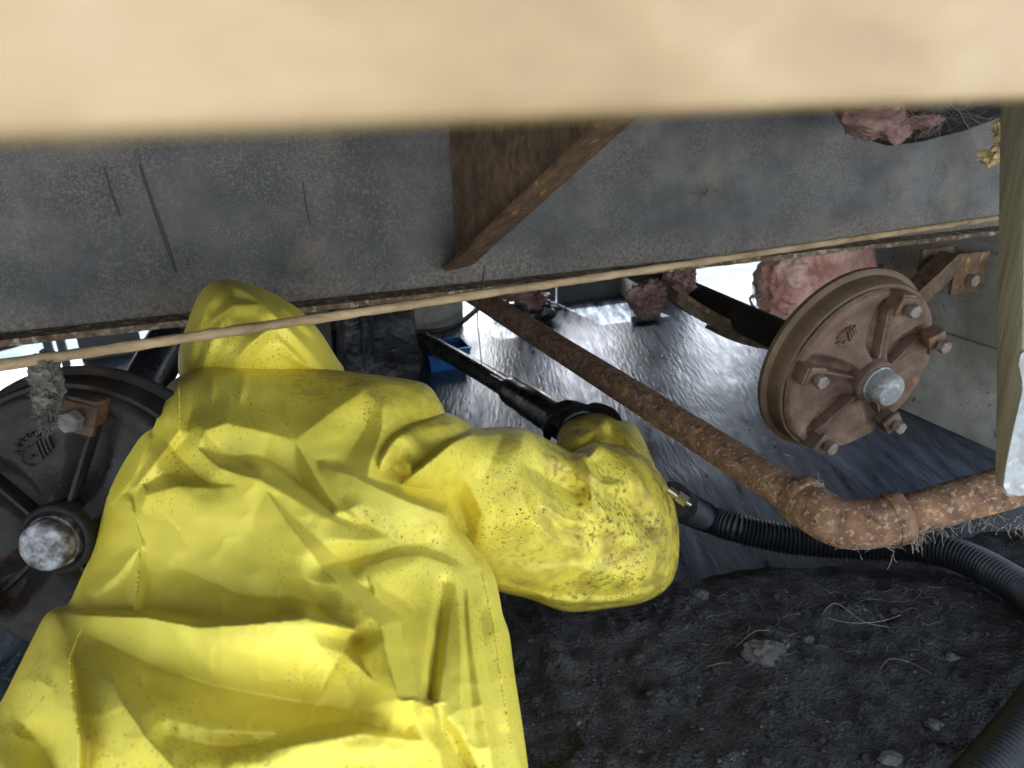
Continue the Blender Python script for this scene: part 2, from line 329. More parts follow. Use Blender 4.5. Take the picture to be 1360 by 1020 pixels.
# the dirt heaped over the slab's near edge
EDGE = [ab(onz(x, y, .0)) for x, y in ((660, 800), (780, 800), (900, 778), (1010, 768), (1130, 742), (1250, 722), (1370, 700), (1500, 660))]
def dirt_mesh():
    st = .008; A = np.arange(-.45, 1.75, st); B = np.arange(-.35, 1.25, st)
    ga, gb = np.meshgrid(A, B)
    eb = np.interp(ga, [e[0] for e in EDGE], [e[1] for e in EDGE]) + .035 * (fbm(ga * 9, ga * 0 + 2, 5) - .5) * 2
    d = eb - gb                                                   # metres inside the edge
    z = .055 * (1 - np.exp(-np.clip(d, 0, 9) / .07)) - .012 * (d < 0) + np.clip(d, -.2, 0) * .5
    z += np.clip(d, 0, .6) * .04
    lump = (fbm(ga * 6, gb * 6, 11, 3) - .5) * .055 + (fbm(ga * 30, gb * 30, 15, 3) - .5) * .014 + np.maximum(0, fbm(ga * 22, gb * 22, 21, 4) - .55) * .09 * fbm(ga * 5, gb * 5, 77, 2) + (fbm(ga * 60, gb * 60, 31, 2) - .5) * .007
    z += lump * np.clip(d / .05, 0, 1) - np.clip(-.18 - ga, 0, 1) * .35
    V = [W(a, b, q) for a, b, q in zip(ga.ravel(), gb.ravel(), z.ravel())]
    n = len(A); Fc = [(j * n + i, j * n + i + 1, (j + 1) * n + i + 1, (j + 1) * n + i) for j in range(len(B) - 1) for i in range(n - 1)]
    global DIRT
    DIRT = (A, B, z)
    return V, Fc
tag(obj('dirt', dirt_mesh(), 'dirt'), kind='structure')
def dirt_z(p):
    A, B, z = DIRT; a, b = ab(p)
    i = int(np.clip(round((a - A[0]) / .008), 0, len(A) - 1)); j = int(np.clip(round((b - B[0]) / .008), 0, len(B) - 1)); return float(z[j, i])
def on_dirt(x, y, lift=0.0):
    p = onz(x, y, .05)
    for _ in range(4): p = onz(x, y, max(0, dirt_z(p)))
    return p + Vector((0, 0, lift))

# ------------------------------------------------------------------ the house overhead
home = empty('mobile_home', W(0, .3, .83), 'house on blocks with a pale pine rim board low across the top', 'house')
bl, br_ = at(0, 194, .075), at(1360, 137, .145)
ua = (br_ - bl); ua.z = 0; ua.normalize(); va = Vector((-ua.y, ua.x, 0))
zb = bl.z; slope = (br_.z - bl.z) / ((br_ - bl).to_2d().length)
bc = bl + ua * ((br_ - bl).dot(ua) / 2); bc.z = (bl.z + br_.z) / 2
uas = Vector((ua.x, ua.y, slope)).normalized()
zas = uas.cross(va); zas = zas if zas.z > 0 else -zas
obj('rim_board', box(bc + va * .02 + zas * .15, (uas, va, zas), (4.0, .019, .15), .004), 'board', home)
obj('wall', box(bc + va * .092 + ZX * 1.40, (ua, va, ZX), (4.0, .05, 1.36)), 'siding', home, False)
obj('belly', hbox(-3.4, 4.0, .30, FAR_B + .02, .834, .88), 'belly', home, False)
obj('roof', hbox(-3.6, 4.2, .05, FAR_B + .4, 2.85, 2.95), 'roof', home, False)
obj('far_wall', hbox(-3.4, 4.0, FAR_B + .03, FAR_B + .1, .55, 2.85), 'siding', home, False)
obj('end_wall', hbox(-3.5, -3.42, .4, FAR_B, .0, 2.85), 'siding', home, False)
obj('end_wall', hbox(4.02, 4.1, .4, FAR_B, .0, 2.85), 'siding', home, False)

# ------------------------------------------------------------------ chassis beam
beam = empty('chassis_beam', W(0, BEAM_B, BEAM_Z0), 'long grey steel chassis beam with rusty bottom flange above the yellow coverall', 'beam')
def beam_web():
    na, nz = 260, 14; V, Fc = [], []
    A = np.linspace(-3.2, 3.8, na)
    for k in range(nz):
        z = BEAM_Z0 + .008 + (BEAM_Z1 - BEAM_Z0 - .012) * k / (nz - 1)
        w = .0035 * (fbm(A * 3, np.full(na, z * 5), 44) - .5)
        for a, q in zip(A, w): V.append(W(a, BEAM_B + q, z))
    n = len(V)
    for k in range(nz):
        z = BEAM_Z0 + .008 + (BEAM_Z1 - BEAM_Z0 - .012) * k / (nz - 1)
        for a in A: V.append(W(a, BEAM_B + .012, z))
    for k in range(nz - 1):
        for i in range(na - 1):
            q = (k * na + i, k * na + i + 1, (k + 1) * na + i + 1, (k + 1) * na + i); Fc.append(q); Fc.append(tuple(x + n for x in q[::-1]))
    return V, Fc
obj('web', beam_web(), 'beam', beam)
def flange(z0, z1, rag):
    na = 300; A = np.linspace(-3.2, 3.8, na); V, Fc = [], []
    e = BEAM_B - .042 + rag * (fbm(A * 40, A * 0, 9) - .5); lo = z0 + rag * .5 * (fbm(A * 55, A * 0, 19) - .5)
    for i, a in enumerate(A):
        V += [W(a, e[i], lo[i]), W(a, e[i] - .001, z1), W(a, BEAM_B + .055, z1), W(a, BEAM_B + .055, z0)]
    for i in range(na - 1):
        for k in range(4): Fc.append((i * 4 + k, i * 4 + (k + 1) % 4, i * 4 + 4 + (k + 1) % 4, i * 4 + 4 + k))
    return V, Fc
obj('bottom_flange', flange(BEAM_Z0 - .004, BEAM_Z0 + .007, .006), 'beam_low', beam)
obj('top_flange', flange(BEAM_Z1 - .008, BEAM_Z1 + .002, .0), 'beam', beam)
# black drips run down the web
for pts, r in ((((185, 218), (200, 262), (213, 300), (226, 338), (234, 362)), .0034), (((138, 222), (148, 255), (160, 288)), .0016), (((402, 240), (406, 270), (412, 300)), .0017)):
    P = smooth_path([onb(x, y, BEAM_B - .0005) for x, y in pts], 5)
    obj('drip', tube(P, [r * (.35 + .65 * math.sin(.35 + 2.5 * i / len(P))) for i in range(len(P))], 6, flat=1), 'wire', beam)
# outrigger: tapered plate with a flange along its slanted lower edge
p0, p1 = at(604, 352, 1.43), at(815, 158, 1.06)
p0b, p1t = onb(607, 352, BEAM_B - .003), None
o_dir = (p1 - p0); o_h = Vector((o_dir.x, o_dir.y, 0)).normalized(); o_n = Vector((-o_h.y, o_h.x, 0))
topz = .824
run = (p1 - p0b); runh = Vector((run.x, run.y, 0)); dn = run.normalized(); sl_ = run.z / runh.length
pe = p0b + run * ((topz - p0b.z) / run.z)
web_pts = [p0b, pe, Vector((p0b.x, p0b.y, topz))]
outr = obj('outrigger', slab_of([p - o_n * .003 for p in web_pts], o_n * .006), 'rust_dark', beam, False)
fn = dn.cross(o_n).normalized(); fn = fn if fn.z < 0 else -fn
def out_flange():
    n = 40; V, Fc = [], []; L_ = (pe - p0b).length
    for i in range(n + 1):
        c = p0b + dn * (L_ * i / n); w = .034 + .0012 * math.sin(i * 1.7)
        for s, t in ((-1, 0), (1, 0), (1, 1), (-1, 1)): V.append(c + o_n * (s * w) + fn * (.001 + .007 * t))
    for i in range(n):
        for k in range(4): Fc.append((i * 4 + k, i * 4 + (k + 1) % 4, i * 4 + 4 + (k + 1) % 4, i * 4 + 4 + k))
    Fc += [(0, 1, 2, 3), (4 * n + 3, 4 * n + 2, 4 * n + 1, 4 * n)]
    return V, Fc
obj('outrigger_flange', out_flange(), 'rust', outr)

# ------------------------------------------------------------------ hubs
def hexprism(c, r, z0, z1, ch=.15):
    P = []
    for rr, z in ((r, z0), (r, z1 - ch * r), (r * .86, z1)):
        P.append([(c[0] + rr * math.cos(math.radians(60 * k + 12)), c[1] + rr * math.sin(math.radians(60 * k + 12)), z) for k in range(6)])
    V = sum(P, []); Fc = [tuple(range(6))[::-1], tuple(range(12, 18))]
    for i in range(2):
        for k in range(6): Fc.append((i * 6 + k, i * 6 + (k + 1) % 6, i * 6 + 6 + (k + 1) % 6, i * 6 + 6 + k))
    return V, Fc
def hub(label, loc, normal, up_tilt, R_, bolts, m_face, m_side, m_clamp, m_bolt, m_cap, cap_r, cap_h, emblem_ang):
    n = normal.normalized(); x = Vector((0, 0, 1)).cross(n).normalized() ; y = n.cross(x)
    rot = Matrix((x, y, n)).transposed()
    t = empty('brake_drum', loc, label, 'brake drum', None, rot)
    S = lambda vf: ([Vector(v) * R_ for v in vf[0]], vf[1])
    # barrel with its back lip
    obj('drum', S(lathe([(.25, -.34), (1.0, -.34), (1.035, -.32), (1.04, -.27), (1.02, -.25), (.985, -.24), (.975, -.17), (.97, -.10), (.955, -.065), (.93, -.06), (.90, -.075), (.5, -.19)], 72)), m_side, t, local=True)
    # cast face: five smooth lobes with hollows at the bolts
    nr, ns = 40, 180; V, Fc = [], []
    for i in range(nr):
        r = .16 + (.925 - .16) * i / (nr - 1)
        for k in range(ns):
            th = 360 * k / ns
            d = min(abs((th - b + 180) % 360 - 180) for b in bolts) * math.pi / 180 * max(r, .3)
            hol = max(0, 1 - (d / (.105 + .10 * r)) ** 2) ** 1.1 if d < (.105 + .10 * r) else 0
            ring = 1 / (1 + math.exp(-(r - .80) / .016))
            z = -.015 - .13 * hol * (1 - .85 * ring) - .05 * (1 - ring) * (1 - min(1, abs(r - .55) / .3)) * .4 + .025 * ring
            z += .17 * math.exp(-((r - .16) / .15) ** 2)
            if r > .90: z -= (r - .90) * 2.2
            z += .006 * (random.random() - .5)
            V.append((r * math.cos(math.radians(th)), r * math.sin(math.radians(th)), z))
    for i in range(nr - 1):
        for k in range(ns):
            k2 = (k + 1) % ns; Fc.append((i * ns + k, (i + 1) * ns + k, (i + 1) * ns + k2, i * ns + k2))
    face = obj('face_casting', S((V, Fc)), m_face, t, local=True)
    obj('hub_ring', S(lathe([(.16, -.05), (.225, .02), (.23, .18), (.215, .205), (.2, .21), (.17, .18)], 40)), m_face, t, local=True)
    z0 = .20; dome = [(cap_r, z0 - .05), (cap_r * 1.04, z0 - .04), (cap_r * 1.04, z0 + .03), (cap_r * .98, z0 + .04), (cap_r * .97, z0 + cap_h * .62), (cap_r * .93, z0 + cap_h * .80), (cap_r * .82, z0 + cap_h * .94), (cap_r * .55, z0 + cap_h * .99), (0.001, z0 + cap_h)]
    obj('dust_cap', S(lathe(dome, 40)), m_cap, t, local=True)
    for b in bolts:
        cb, sb = math.cos(math.radians(b)), math.sin(math.radians(b)); e = Vector((cb, sb, 0)); s = Vector((-sb, cb, 0)); k = Vector((0, 0, 1))
        obj('rib', S(box(e * .50 + k * -.02, (e + k * -.28, s, k), (.27, .014, .06), .008)), m_face, t, local=True)
        cl = obj('wheel_clamp', S(join(box(e * .84 + k * .055, (e, s, k), (.085, .095, .085), .015), box(e * .80 + k * .135, (e, s, k), (.10, .105, .022), .01))), m_clamp, t, local=True)
        c = (e.x * .80, e.y * .80)
        bo = obj('bolt', S(join(lathe([(.035, .1), (.035, .22)], 10, Vector((c[0], c[1], 0))), hexprism(c, .072, .20, .275))), m_bolt, t, False, local=True)
    # cast mark on one lobe: an arch of small raised letters over an arc with four slanted strokes
    ea = math.radians(emblem_ang); ec = Vector((math.cos(ea), math.sin(ea), 0)) * .56; ex = Vector((math.cos(ea - math.pi / 2), math.sin(ea - math.pi / 2), 0)); ey = Vector((math.cos(ea), math.sin(ea), 0)); k = Vector((0, 0, 1))
    def bar(cx, cy, w, h, ang):
        c, s = math.cos(ang), math.sin(ang); ax = (ex * c + ey * s, ey * c - ex * s, k)
        return box(ec + ex * cx + ey * cy + k * -.006, ax, (w, h, .018), .003)
    parts = [bar(.05 + .042 * q, -.01 + .012 * q, .011, .085 - .006 * q, -.12) for q in range(4)]
    arc = [ec + ex * (-.05 + .085 * math.cos(a)) + ey * (-.03 + .085 * math.sin(a)) + k * .002 for a in np.linspace(1.2, 4.6, 14)]
    parts.append(tube(arc, .009, 6))
    parts += [bar(-.055, -.035, .03, .008, .3)]
    for q in range(7):
        a = 2.55 - q * .30; cx, cy = .02 + .19 * math.cos(a), -.08 + .23 * math.sin(a)
        parts += [bar(cx - .012, cy, .005, .022, a - 1.57), bar(cx + .012, cy, .005, .022, a - 1.57)]
        if q % 2: parts.append(bar(cx, cy + .016, .015, .005, a - 1.57))
        if q % 3 == 0: parts.append(bar(cx, cy - .014, .015, .005, a - 1.57))
    mv, mf = join(*parts); mv = [ec + (v - ec) * .72 + k * -.011 for v in mv]
    obj('cast_mark', S((mv, mf)), m_face, face, local=True)
    return t
nrm = Vector((math.sin(YAW), -math.cos(YAW), 0))
RH = at(1145, 496, 1.31)
hub('brown rusty brake drum with five clamp bolts, beside the concrete pier', RH, Vector((.35, -.92, -.14)), 0, .169, [23, 80, 168, 240, 309], 'drum', 'drum_side', 'drum', 'bolt', 'galv', .182, .22, 127)
LH = at(98, 702, .845)
hub('grimy shade-darkened brake drum with whitish flaking centre cap, left of the yellow coverall', LH, Vector((-.02, -1, .22)), 0, .171, [3, 75, 147, 219, 291], 'drum_black', 'drum_black', 'clamp_dark', 'clamp_grey', 'cap_white', .165, .15, 112)
for c, n_, L_, lab in ((RH, nrm, 1.0, 'dark axle tube behind the brown rusty brake drum'), (LH, Vector((0, -1, 0)), 1.0, 'dark axle tube behind the grimy shade-darkened brake drum')):
    tag(obj('axle', tube([c - n_ * .06, c - n_ * L_], .032, 20), 'drum_black'), lab, 'axle')

# ------------------------------------------------------------------ leaf spring on its hanger
HB = at(1268, 322, 1.70)
spr = empty('leaf_spring', at(1100, 440, 1.66), 'rusty curved leaf spring running behind the brown brake drum', 'spring')
SP = smooth_path([at(885, 378, 1.62), at(925, 408, 1.62), at(985, 436, 1.62), at(1060, 446, 1.63), (at(1140, 430, 1.645)), at(1205, 392, 1.665), at(1262, 340, 1.69)], 8)
def ribbon(P, wv, h, shift):
    V, Fc = [], []
    for i, p in enumerate(P):
        t = (P[min(i + 1, len(P) - 1)] - P[max(i - 1, 0)]).normalized(); nn = t.cross(wv).normalized(); nn = nn if nn.z > 0 else -nn
        for s, q in ((-1, 0), (1, 0), (1, 1), (-1, 1)): V.append(p + wv * (s * .024) + nn * (shift + h * q))
    for i in range(len(P) - 1):
        for k in range(4): Fc.append((i * 4 + k, i * 4 + (k + 1) % 4, i * 4 + 4 + (k + 1) % 4, i * 4 + 4 + k))
    m_ = len(P) - 1; Fc += [(0, 1, 2, 3), (4 * m_ + 3, 4 * m_ + 2, 4 * m_ + 1, 4 * m_)]
    return V, Fc
for k, (i0, i1) in enumerate(((0, 99), (2, 99), (3, 99), (12, 48))):
    obj('leaf', ribbon(SP[i0:i1], VX, .0095, -.0098 * k), 'rust' if k == 0 else 'rust_dark', spr)
hg = empty('spring_hanger', HB, 'rusty spring hanger plates with bolt under the beam by the concrete pier', 'bracket')
HA, HBb = ab(HB)
for db, a0, a1 in ((-.035, -.028, .058), (.032, -.058, .028)):
    obj('plate', box(W(HA + (a0 + a1) / 2 + .005, HBb + db, .415), HOUSE, ((a1 - a0) / 2 + .004, .004, .047), .002), 'rust', hg)
obj('bolt', join(lathe([(.009, -.06), (.009, .05)], 12)), 'bolt', hg) if False else None
bx = W(HA + .022, HBb - .041, .400)
def hex_at(c, n, r, h):
    n = n.normalized(); x = n.orthogonal().normalized(); y = n.cross(x); V = []
    for q in (0, h): V += [c + n * q + (x * math.cos(k * math.pi / 3) + y * math.sin(k * math.pi / 3)) * r for k in range(6)]
    return V, [tuple(range(6))[::-1], tuple(range(6, 12))] + [(k, (k + 1) % 6, 6 + (k + 1) % 6, 6 + k) for k in range(6)]
obj('bolt', hex_at(bx, -VX, .014, .014), 'bolt', hg, False)
obj('crossbar', box(W(HA + .21, HBb, .425), HOUSE, (.13, .02, .016), .002), 'rust_dark', hg, False)

# ------------------------------------------------------------------ concrete pier
pc0, pc1 = onz(1222, 556, 0), onz(1328, 603, 0)
px_ = (pc1 - pc0).normalized(); pn = Vector((-px_.y, px_.x, 0)); pn = pn if pn.x > 0 else -pn
P_far = pc0 - px_ * .20; P_near = pc1 + px_ * .03
pc = P_far + (P_near - P_far) * .5 + pn * .22
pier = empty('concrete_pier', Vector((pc.x, pc.y, 0)), 'rough grey concrete pier standing behind the brown brake drum', 'pier')
hl = (P_near - P_far).length / 2
ph = .45
obj('block', box(Vector((pc.x, pc.y, ph * .265)), (px_, pn, ZX), (hl, .22, ph * .265), .006), 'concrete', pier)
obj('block', box(Vector((pc.x, pc.y, ph * .768)) + pn * .004, (px_, pn, ZX), (hl - .003, .22, ph * .235), .006), 'concrete', pier)

# ------------------------------------------------------------------ timber post with strap
pt, pb = at(1410, 40, .70), at(1398, 648, .735)
pz = (pt - pb).normalized(); pxx = (_r - pz * _r.dot(pz)).normalized(); pyy = pz.cross(pxx)
post = empty('timber_post', pb, 'greenish treated timber post hanging at the right edge with metal strap', 'post')
hw = .045
obj('timber', box((pt + pb) / 2, (pxx, pyy, pz), (hw, .019, (pt - pb).length / 2), .003), 'post', post)
fy = pyy if pyy.dot(_f) < 0 else -pyy
def on_post(x, y):
    r = ray(x, y); c = pb + fy * .0195; return CAM + r * ((c - CAM).dot(fy) / r.dot(fy))
obj('metal_strap', slab_of([on_post(x, y) for x, y in ((1362, 464), (1354, 470), (1351, 485), (1356, 505), (1356, 520), (1350, 545), (1343, 575), (1335, 615), (1331, 645), (1336, 655), (1352, 658), (1415, 650), (1425, 470), (1400, 462))], fy * .0022), 'galv', post, False)

# ------------------------------------------------------------------ rusty pipe with elbow
pipe = empty('rusty_pipe', at(1130, 690, 1.0), 'rusty scaly pipe bent by an elbow fitting, running under the beam to the right', 'pipe')
E0 = at(1075, 672, 1.03); E1 = at(1195, 688, .985); Ec = at(1150, 712, .975)
run1 = [at(618, 384, 1.95).lerp(E0, k / 40) for k in range(41)]
obj('pipe_length', tube(run1, .0262, 32, wob=.004), 'pipe', pipe)
run2 = smooth_path([E1, at(1270, 666, .97), at(1352, 643, .96), at(1480, 602, .95), at(1480, 602, .95) + (at(1480, 602, .95) - at(1352, 643, .96)) * 6], 12)
obj('pipe_length', tube(run2, .0272, 32, wob=.004), 'pipe', pipe)
ep = smooth_path([at(1062, 662, 1.05), at(1092, 684, 1.015), at(1125, 696, .998), at(1165, 694, .987), at(1200, 686, .983)], 9)
rr_ = [.0318 + .0012 * math.sin(math.pi * i / (len(ep) - 1)) for i in range(len(ep))]
elbow = obj('elbow_fitting', tube(ep, rr_, 32, wob=.004), 'pipe', pipe)
def collar(P, i, r):
    d = (P[i + 1] - P[i]).normalized(); return tube([P[i] - d * .010, P[i] - d * .008, P[i] + d * .008, P[i] + d * .010], [r * .95, r, r, r * .95], 32, wob=.004)
obj('collar', collar(ep, 1, .0348), 'pipe', elbow); obj('collar', collar(ep, len(ep) - 3, .0352), 'pipe', elbow)

# ------------------------------------------------------------------ corrugated hose
def hose_path():
    pts = [at(893, 664, 1.20), onz(930, 684, .075), onz(985, 703, .06), onz(1050, 716, .055), onz(1130, 722, .06), onz(1200, 724, .07), onz(1262, 734, .085), onz(1320, 760, .095), onz(1385, 806, .11), onz(1420, 872, .14), onz(1378, 945, .15), onz(1315, 1025, .15), onz(1215, 1130, .15)]
    return smooth_path(pts, 60)
HP = hose_path()
def resample(P, st):
    d = [0]
    for i in range(1, len(P)): d.append(d[-1] + (P[i] - P[i - 1]).length)
    n = int(d[-1] / st); out = []; j = 0
    for k in range(n + 1):
        s = k * st
        while j < len(d) - 2 and d[j + 1] < s: j += 1
        f = (s - d[j]) / max(1e-9, d[j + 1] - d[j]); out.append(P[j].lerp(P[j + 1], min(1, f)))
    return out
hp = resample(HP, .0018)
hose = empty('corrugated_hose', hp[0], 'black corrugated vacuum hose looping from the sleeve across the dirt', 'hose')
hr = [.0265 + .0021 * math.cos(2 * math.pi * i / 4) for i in range(len(hp))]
for i in range(40): hr[i] = .029 if i > 2 else .026
obj('hose_body', tube(hp[30:], hr[30:], 26), 'hose', hose)
obj('cuff', tube(hp[:34], [.0295 - .0015 * (i > 31) for i in range(34)], 26), 'hose', hose)
fp = at(893, 655, 1.13)
obj('fitting', join(tube([at(888, 650, 1.125), at(902, 660, 1.12)], .0062, 12), tube([at(900, 658.5, 1.121), at(912, 667, 1.117)], .0085, 6), tube([at(911, 666, 1.117), at(918, 670.5, 1.115)], .004, 10)), 'brass', hose)

# ------------------------------------------------------------------ black suction wand and blue tub
wand = empty('suction_wand', at(575, 460, 2.2), 'black suction wand held by the gloved hand, reaching toward the blue tub', 'wand')
wp = [at(563, 452, 2.25), at(640, 495, 1.88), at(705, 535, 1.58), at(772, 577, 1.36)]
obj('shaft', tube(smooth_path(wp, 8), [.024] * 8 + [.024] * 8 + [.027] * 9, 20), 'wand', wand)
obj('handle', tube(smooth_path([at(676, 517, 1.66), at(705, 535, 1.55), at(740, 557, 1.45), at(775, 579, 1.35)], 6), [.027, .032, .033, .032, .032, .033] + [.034] * 6 + [.034] * 7, 20), 'wand', wand)
obj('trigger', tube(smooth_path([at(652, 500, 1.78), at(672, 512, 1.69), at(700, 524, 1.58), at(722, 535, 1.49)], 6), [.006 + .004 * min(1, i / 6) for i in range(19)], 10), 'wand', wand)
obj('ring', tube([at(578, 462, 2.18), at(585, 466, 2.14)], .0285, 20), 'wand', wand)
bt = onz(592, 484, 0)
tub = empty('blue_tub', bt, 'small blue plastic tub on the wet slab behind the wand', 'tub')
def tub_mesh(c, w, d, h, t=.006):
    V, Fc = [], []
    rings = [(1, 0), (1.06, h), (1.10, h), (1.10, h - .015), (1.02, h - .004), (.95, .012)]
    for s, z in rings:
        for k in range(4):
            sx, sy = ((-1, -1), (1, -1), (1, 1), (-1, 1))[k]; V.append(c + UX * (sx * w * s) + VX * (sy * d * s) + ZX * z)
    for i in range(len(rings) - 1):
        for k in range(4): Fc.append((i * 4 + k, i * 4 + (k + 1) % 4, i * 4 + 4 + (k + 1) % 4, i * 4 + 4 + k))
    Fc += [(3, 2, 1, 0), (20, 21, 22, 23)]
    return V, Fc
obj('tub_body', tub_mesh(bt, .06, .05, .06), 'blue', tub, False)
obj('rim', join(*[box(bt + UX * sx + VX * sy + ZX * .063, HOUSE, hx, .0015) for sx, sy, hx in ((0, -.055, (.068, .004, .005)), (0, .055, (.068, .004, .005)), (-.067, 0, (.004, .050, .005)), (.067, 0, (.004, .050, .005)))]), 'blue', tub, False)

# ------------------------------------------------------------------ far side: skirting with openings, things standing before it
skirt = empty('skirting', W(0, FAR_B, 0), 'dark skirting sheets along the far side with bright gaps between', 'skirting')
def far_a(x, y=440): return ab(onb(x, y, FAR_B))[0]
GAPS = [(-60, 98), (186, 236), (612, 652), (738, 842), (918, 1004), (1088, 1108)]
edges = [-3.3] + [far_a(v) for g in GAPS for v in g] + [3.9]
for i in range(0, len(edges), 2):
    a0, a1 = edges[i], edges[i + 1]
    k = max(1, int((a1 - a0) / .6))
    for q in range(k):
        obj('skirting_panel', hbox(a0 + (a1 - a0) * q / k + .004, a0 + (a1 - a0) * (q + 1) / k - .004, FAR_B - .008, FAR_B + .006, -.02, .60), 'skirt', skirt, False)
for i in range(1, len(edges) - 1, 2):
    obj('header', hbox(edges[i] + .004, edges[i + 1] - .004, FAR_B - .006, FAR_B + .008, .50, .60), 'skirt', skirt, False)
for x0_, x1_, zs in ((738, 842, .13),):
    obj('added_sill', hbox(far_a(x0_) + .004, far_a(x1_) - .004, FAR_B - .006, FAR_B + .008, -.02, zs), 'skirt', skirt, False)  # added to hide the bright ground yet keep the slab's reflection
for x in (52, 70):
    pp = onb(x + 12, 450, FAR_B); a_, _ = ab(pp)
    obj('stake', hbox(a_ - .012, a_ + .012, FAR_B - .03, FAR_B - .012, 0, .6), 'skirt', skirt, False)
# pinkish shed wall outside at far left
tag(obj('shed_wall', join(hbox(-4.6, far_a(14) - .35, FAR_B + .55, FAR_B + 1.4, -.03, 1.6), slab_of([W(-4.7, FAR_B + .45, 1.6), W(far_a(14) - .25, FAR_B + .45, 1.6), W(far_a(14) - .25, FAR_B + .95, 2.0), W(-4.7, FAR_B + .95, 2.0)], ZX * .04)), 'pinkwall', smooth=False), 'pale pink wall outside the gap at far left', 'wall')
# wires hanging in the left gap
for pts, r, lab in ((((-30, 470), (20, 458), (60, 440), (92, 424), (130, 405)), .008, 'black cable sagging across the bright gap at far left'), (((-20, 452), (20, 437), (60, 425), (100, 413)), .004, 'thin black wire above the sagging cable at far left')):
    P = smooth_path([onb(x, y, FAR_B - .25) for x, y in pts], 8)
    tag(obj('cable', tube(P, r, 8), 'wire'), lab, 'cable')
# dark slanting duct behind the left drum
tag(obj('drain_duct', tube(smooth_path([at(262, 405, 1.75), at(225, 455, 1.72), at(190, 520, 1.68), at(160, 600, 1.62)], 6), .05, 20), 'wand'), 'black slanting duct in the dark beside the yellow hood', 'duct')

def col(name, label, x0, x1, yb, d_extra, m, h=.46, cat='pier'):
    p0_, p1_ = onz(x0, yb, 0), onz(x1, yb, 0); c = (p0_ + p1_) / 2; hw_ = (p1_ - p0_).length / 2
    e = empty(name, c, label, cat)
    return e, c, hw_
# block pier wrapped in black sheeting
e, c, hw_ = col('wrapped_pier', 'block pier wrapped in torn black plastic sheeting right of the yellow hood', 468, 552, 520, 0, 'plastic')
def crumple(c, hw_, h, seed, dz=.5):
    nu, nv = 56, 40; V, Fc = [], []
    for j in range(nv):
        z = h * j / (nv - 1); 
        for i in range(nu):
            t = i / nu * 4; s = int(t); f = t - s
            q = [(-1, -1), (1, -1), (1, 1), (-1, 1), (-1, -1)]; x = q[s][0] + (q[s + 1][0] - q[s][0]) * f; y = q[s][1] + (q[s + 1][1] - q[s][1]) * f
            w = 1 + .35 * float(fbm(np.array([t * 3.0]), np.array([z * 14]), seed, 4)[0] - .5) + .22 * max(0, 1 - z / (h * .4))
            V.append(c + UX * (x * hw_ * w) + VX * (y * hw_ * w) + ZX * z)
    for j in range(nv - 1):
        for i in range(nu): i2 = (i + 1) % nu; Fc.append((j * nu + i, j * nu + i2, (j + 1) * nu + i2, (j + 1) * nu + i))
    Fc.append(tuple(range((nv - 1) * nu, nv * nu)))
    return V, Fc
c = c + VX * .08
obj('sheeting', crumple(c, hw_ * .95, .82, 3), 'plastic', e)
obj('tape', join(*[tube([c - VX * (hw_ * 1.12) + UX * q + ZX * z for z in np.linspace(.1, .6, 6)], .004, 6, wob=.4) for q in (-.05, -.02)]), 'wand', e)
# grey blocks
for nm, lab, x0, x1, yb, h in (('block_pier', 'grey block pier between the yellow hood and the wrapped pier', 405, 442, 470, .82), ('pale_pier', 'pale concrete pier half hidden behind the rusty pipe end', 552, 618, 438, .82), ('stub_pier', 'short tan concrete pier left of the leaf spring end', 838, 892, 398, .82)):
    e, c, hw_ = col(nm, lab, x0, x1, yb, 0, 'block'); c = c + VX * hw_
    for k in range(4): obj('block', box(c + ZX * (h * (k + .5) / 4) + UX * random.uniform(-.004, .004), HOUSE, (hw_, hw_ * .9, h / 8 - .0015), .004), 'concrete' if nm != 'block_pier' else 'block', e)
# thin chain or rod beside
tag(obj('hanging_rod', tube([onb(470, 395, 2.2), onb(471, 480, 2.2)], .006, 8), 'clamp_grey'), 'thin dark rod hanging in the dark right of the yellow hood', 'rod')
# wire dangling from the beam across the slab
tag(obj('dangling_wire', tube(smooth_path([at(644, 352, 1.42), at(640, 378, 1.45), at(634, 420, 1.6), at(637, 455, 1.75), at(640, 490, 1.9)], 8), .0013, 6), 'wire'), 'thin wire dangling from the beam beside the rusty pipe', 'wire')
tag(obj('ground_cable', tube(smooth_path([onz(545, 442, .03), onz(585, 439, .03), onz(612, 428, .04), onz(640, 405, .08)], 8), .010, 8), 'wire'), 'dark cable lying against the pale pier', 'cable')

# insulation
def fuzz(c, r, sq, n, seed):
    rn = random.Random(seed); out = []; c = Vector(c)
    for _ in range(n):
        d = Vector((rn.gauss(0, 1), rn.gauss(0, 1), rn.gauss(0, 1))).normalized(); t = Vector((rn.gauss(0, 1), rn.gauss(0, 1), rn.gauss(0, 1) - .5)).normalized()
        p = c + Vector((d.x * sq[0], d.y * sq[1], d.z * sq[2])) * (r * rn.uniform(.86, 1.04)); L_ = r * rn.uniform(.15, .5)
        t = (t - d * t.dot(d) * .75).normalized(); out.append(tube([p, p + t * L_ * .5 + d * L_ * .08, p + (t + Vector((0, 0, -.3))) * L_], [.0008, .0007, .0003], 3, False))
    return join(*out)
def wool(label, pieces, m, name='insulation', extra=()):
    c0 = Vector(pieces[0][0]); e = empty(name, c0, label, 'insulation')
    for k, (c, r, sq, sd_) in enumerate(pieces): obj('wool_tuft', join(blob(c, r, 5, .24 if r > .06 else .5, 4, sd_, sq), fuzz(c, r, sq, int(900 * r / .1) + 120, sd_)), m, e)
    return e
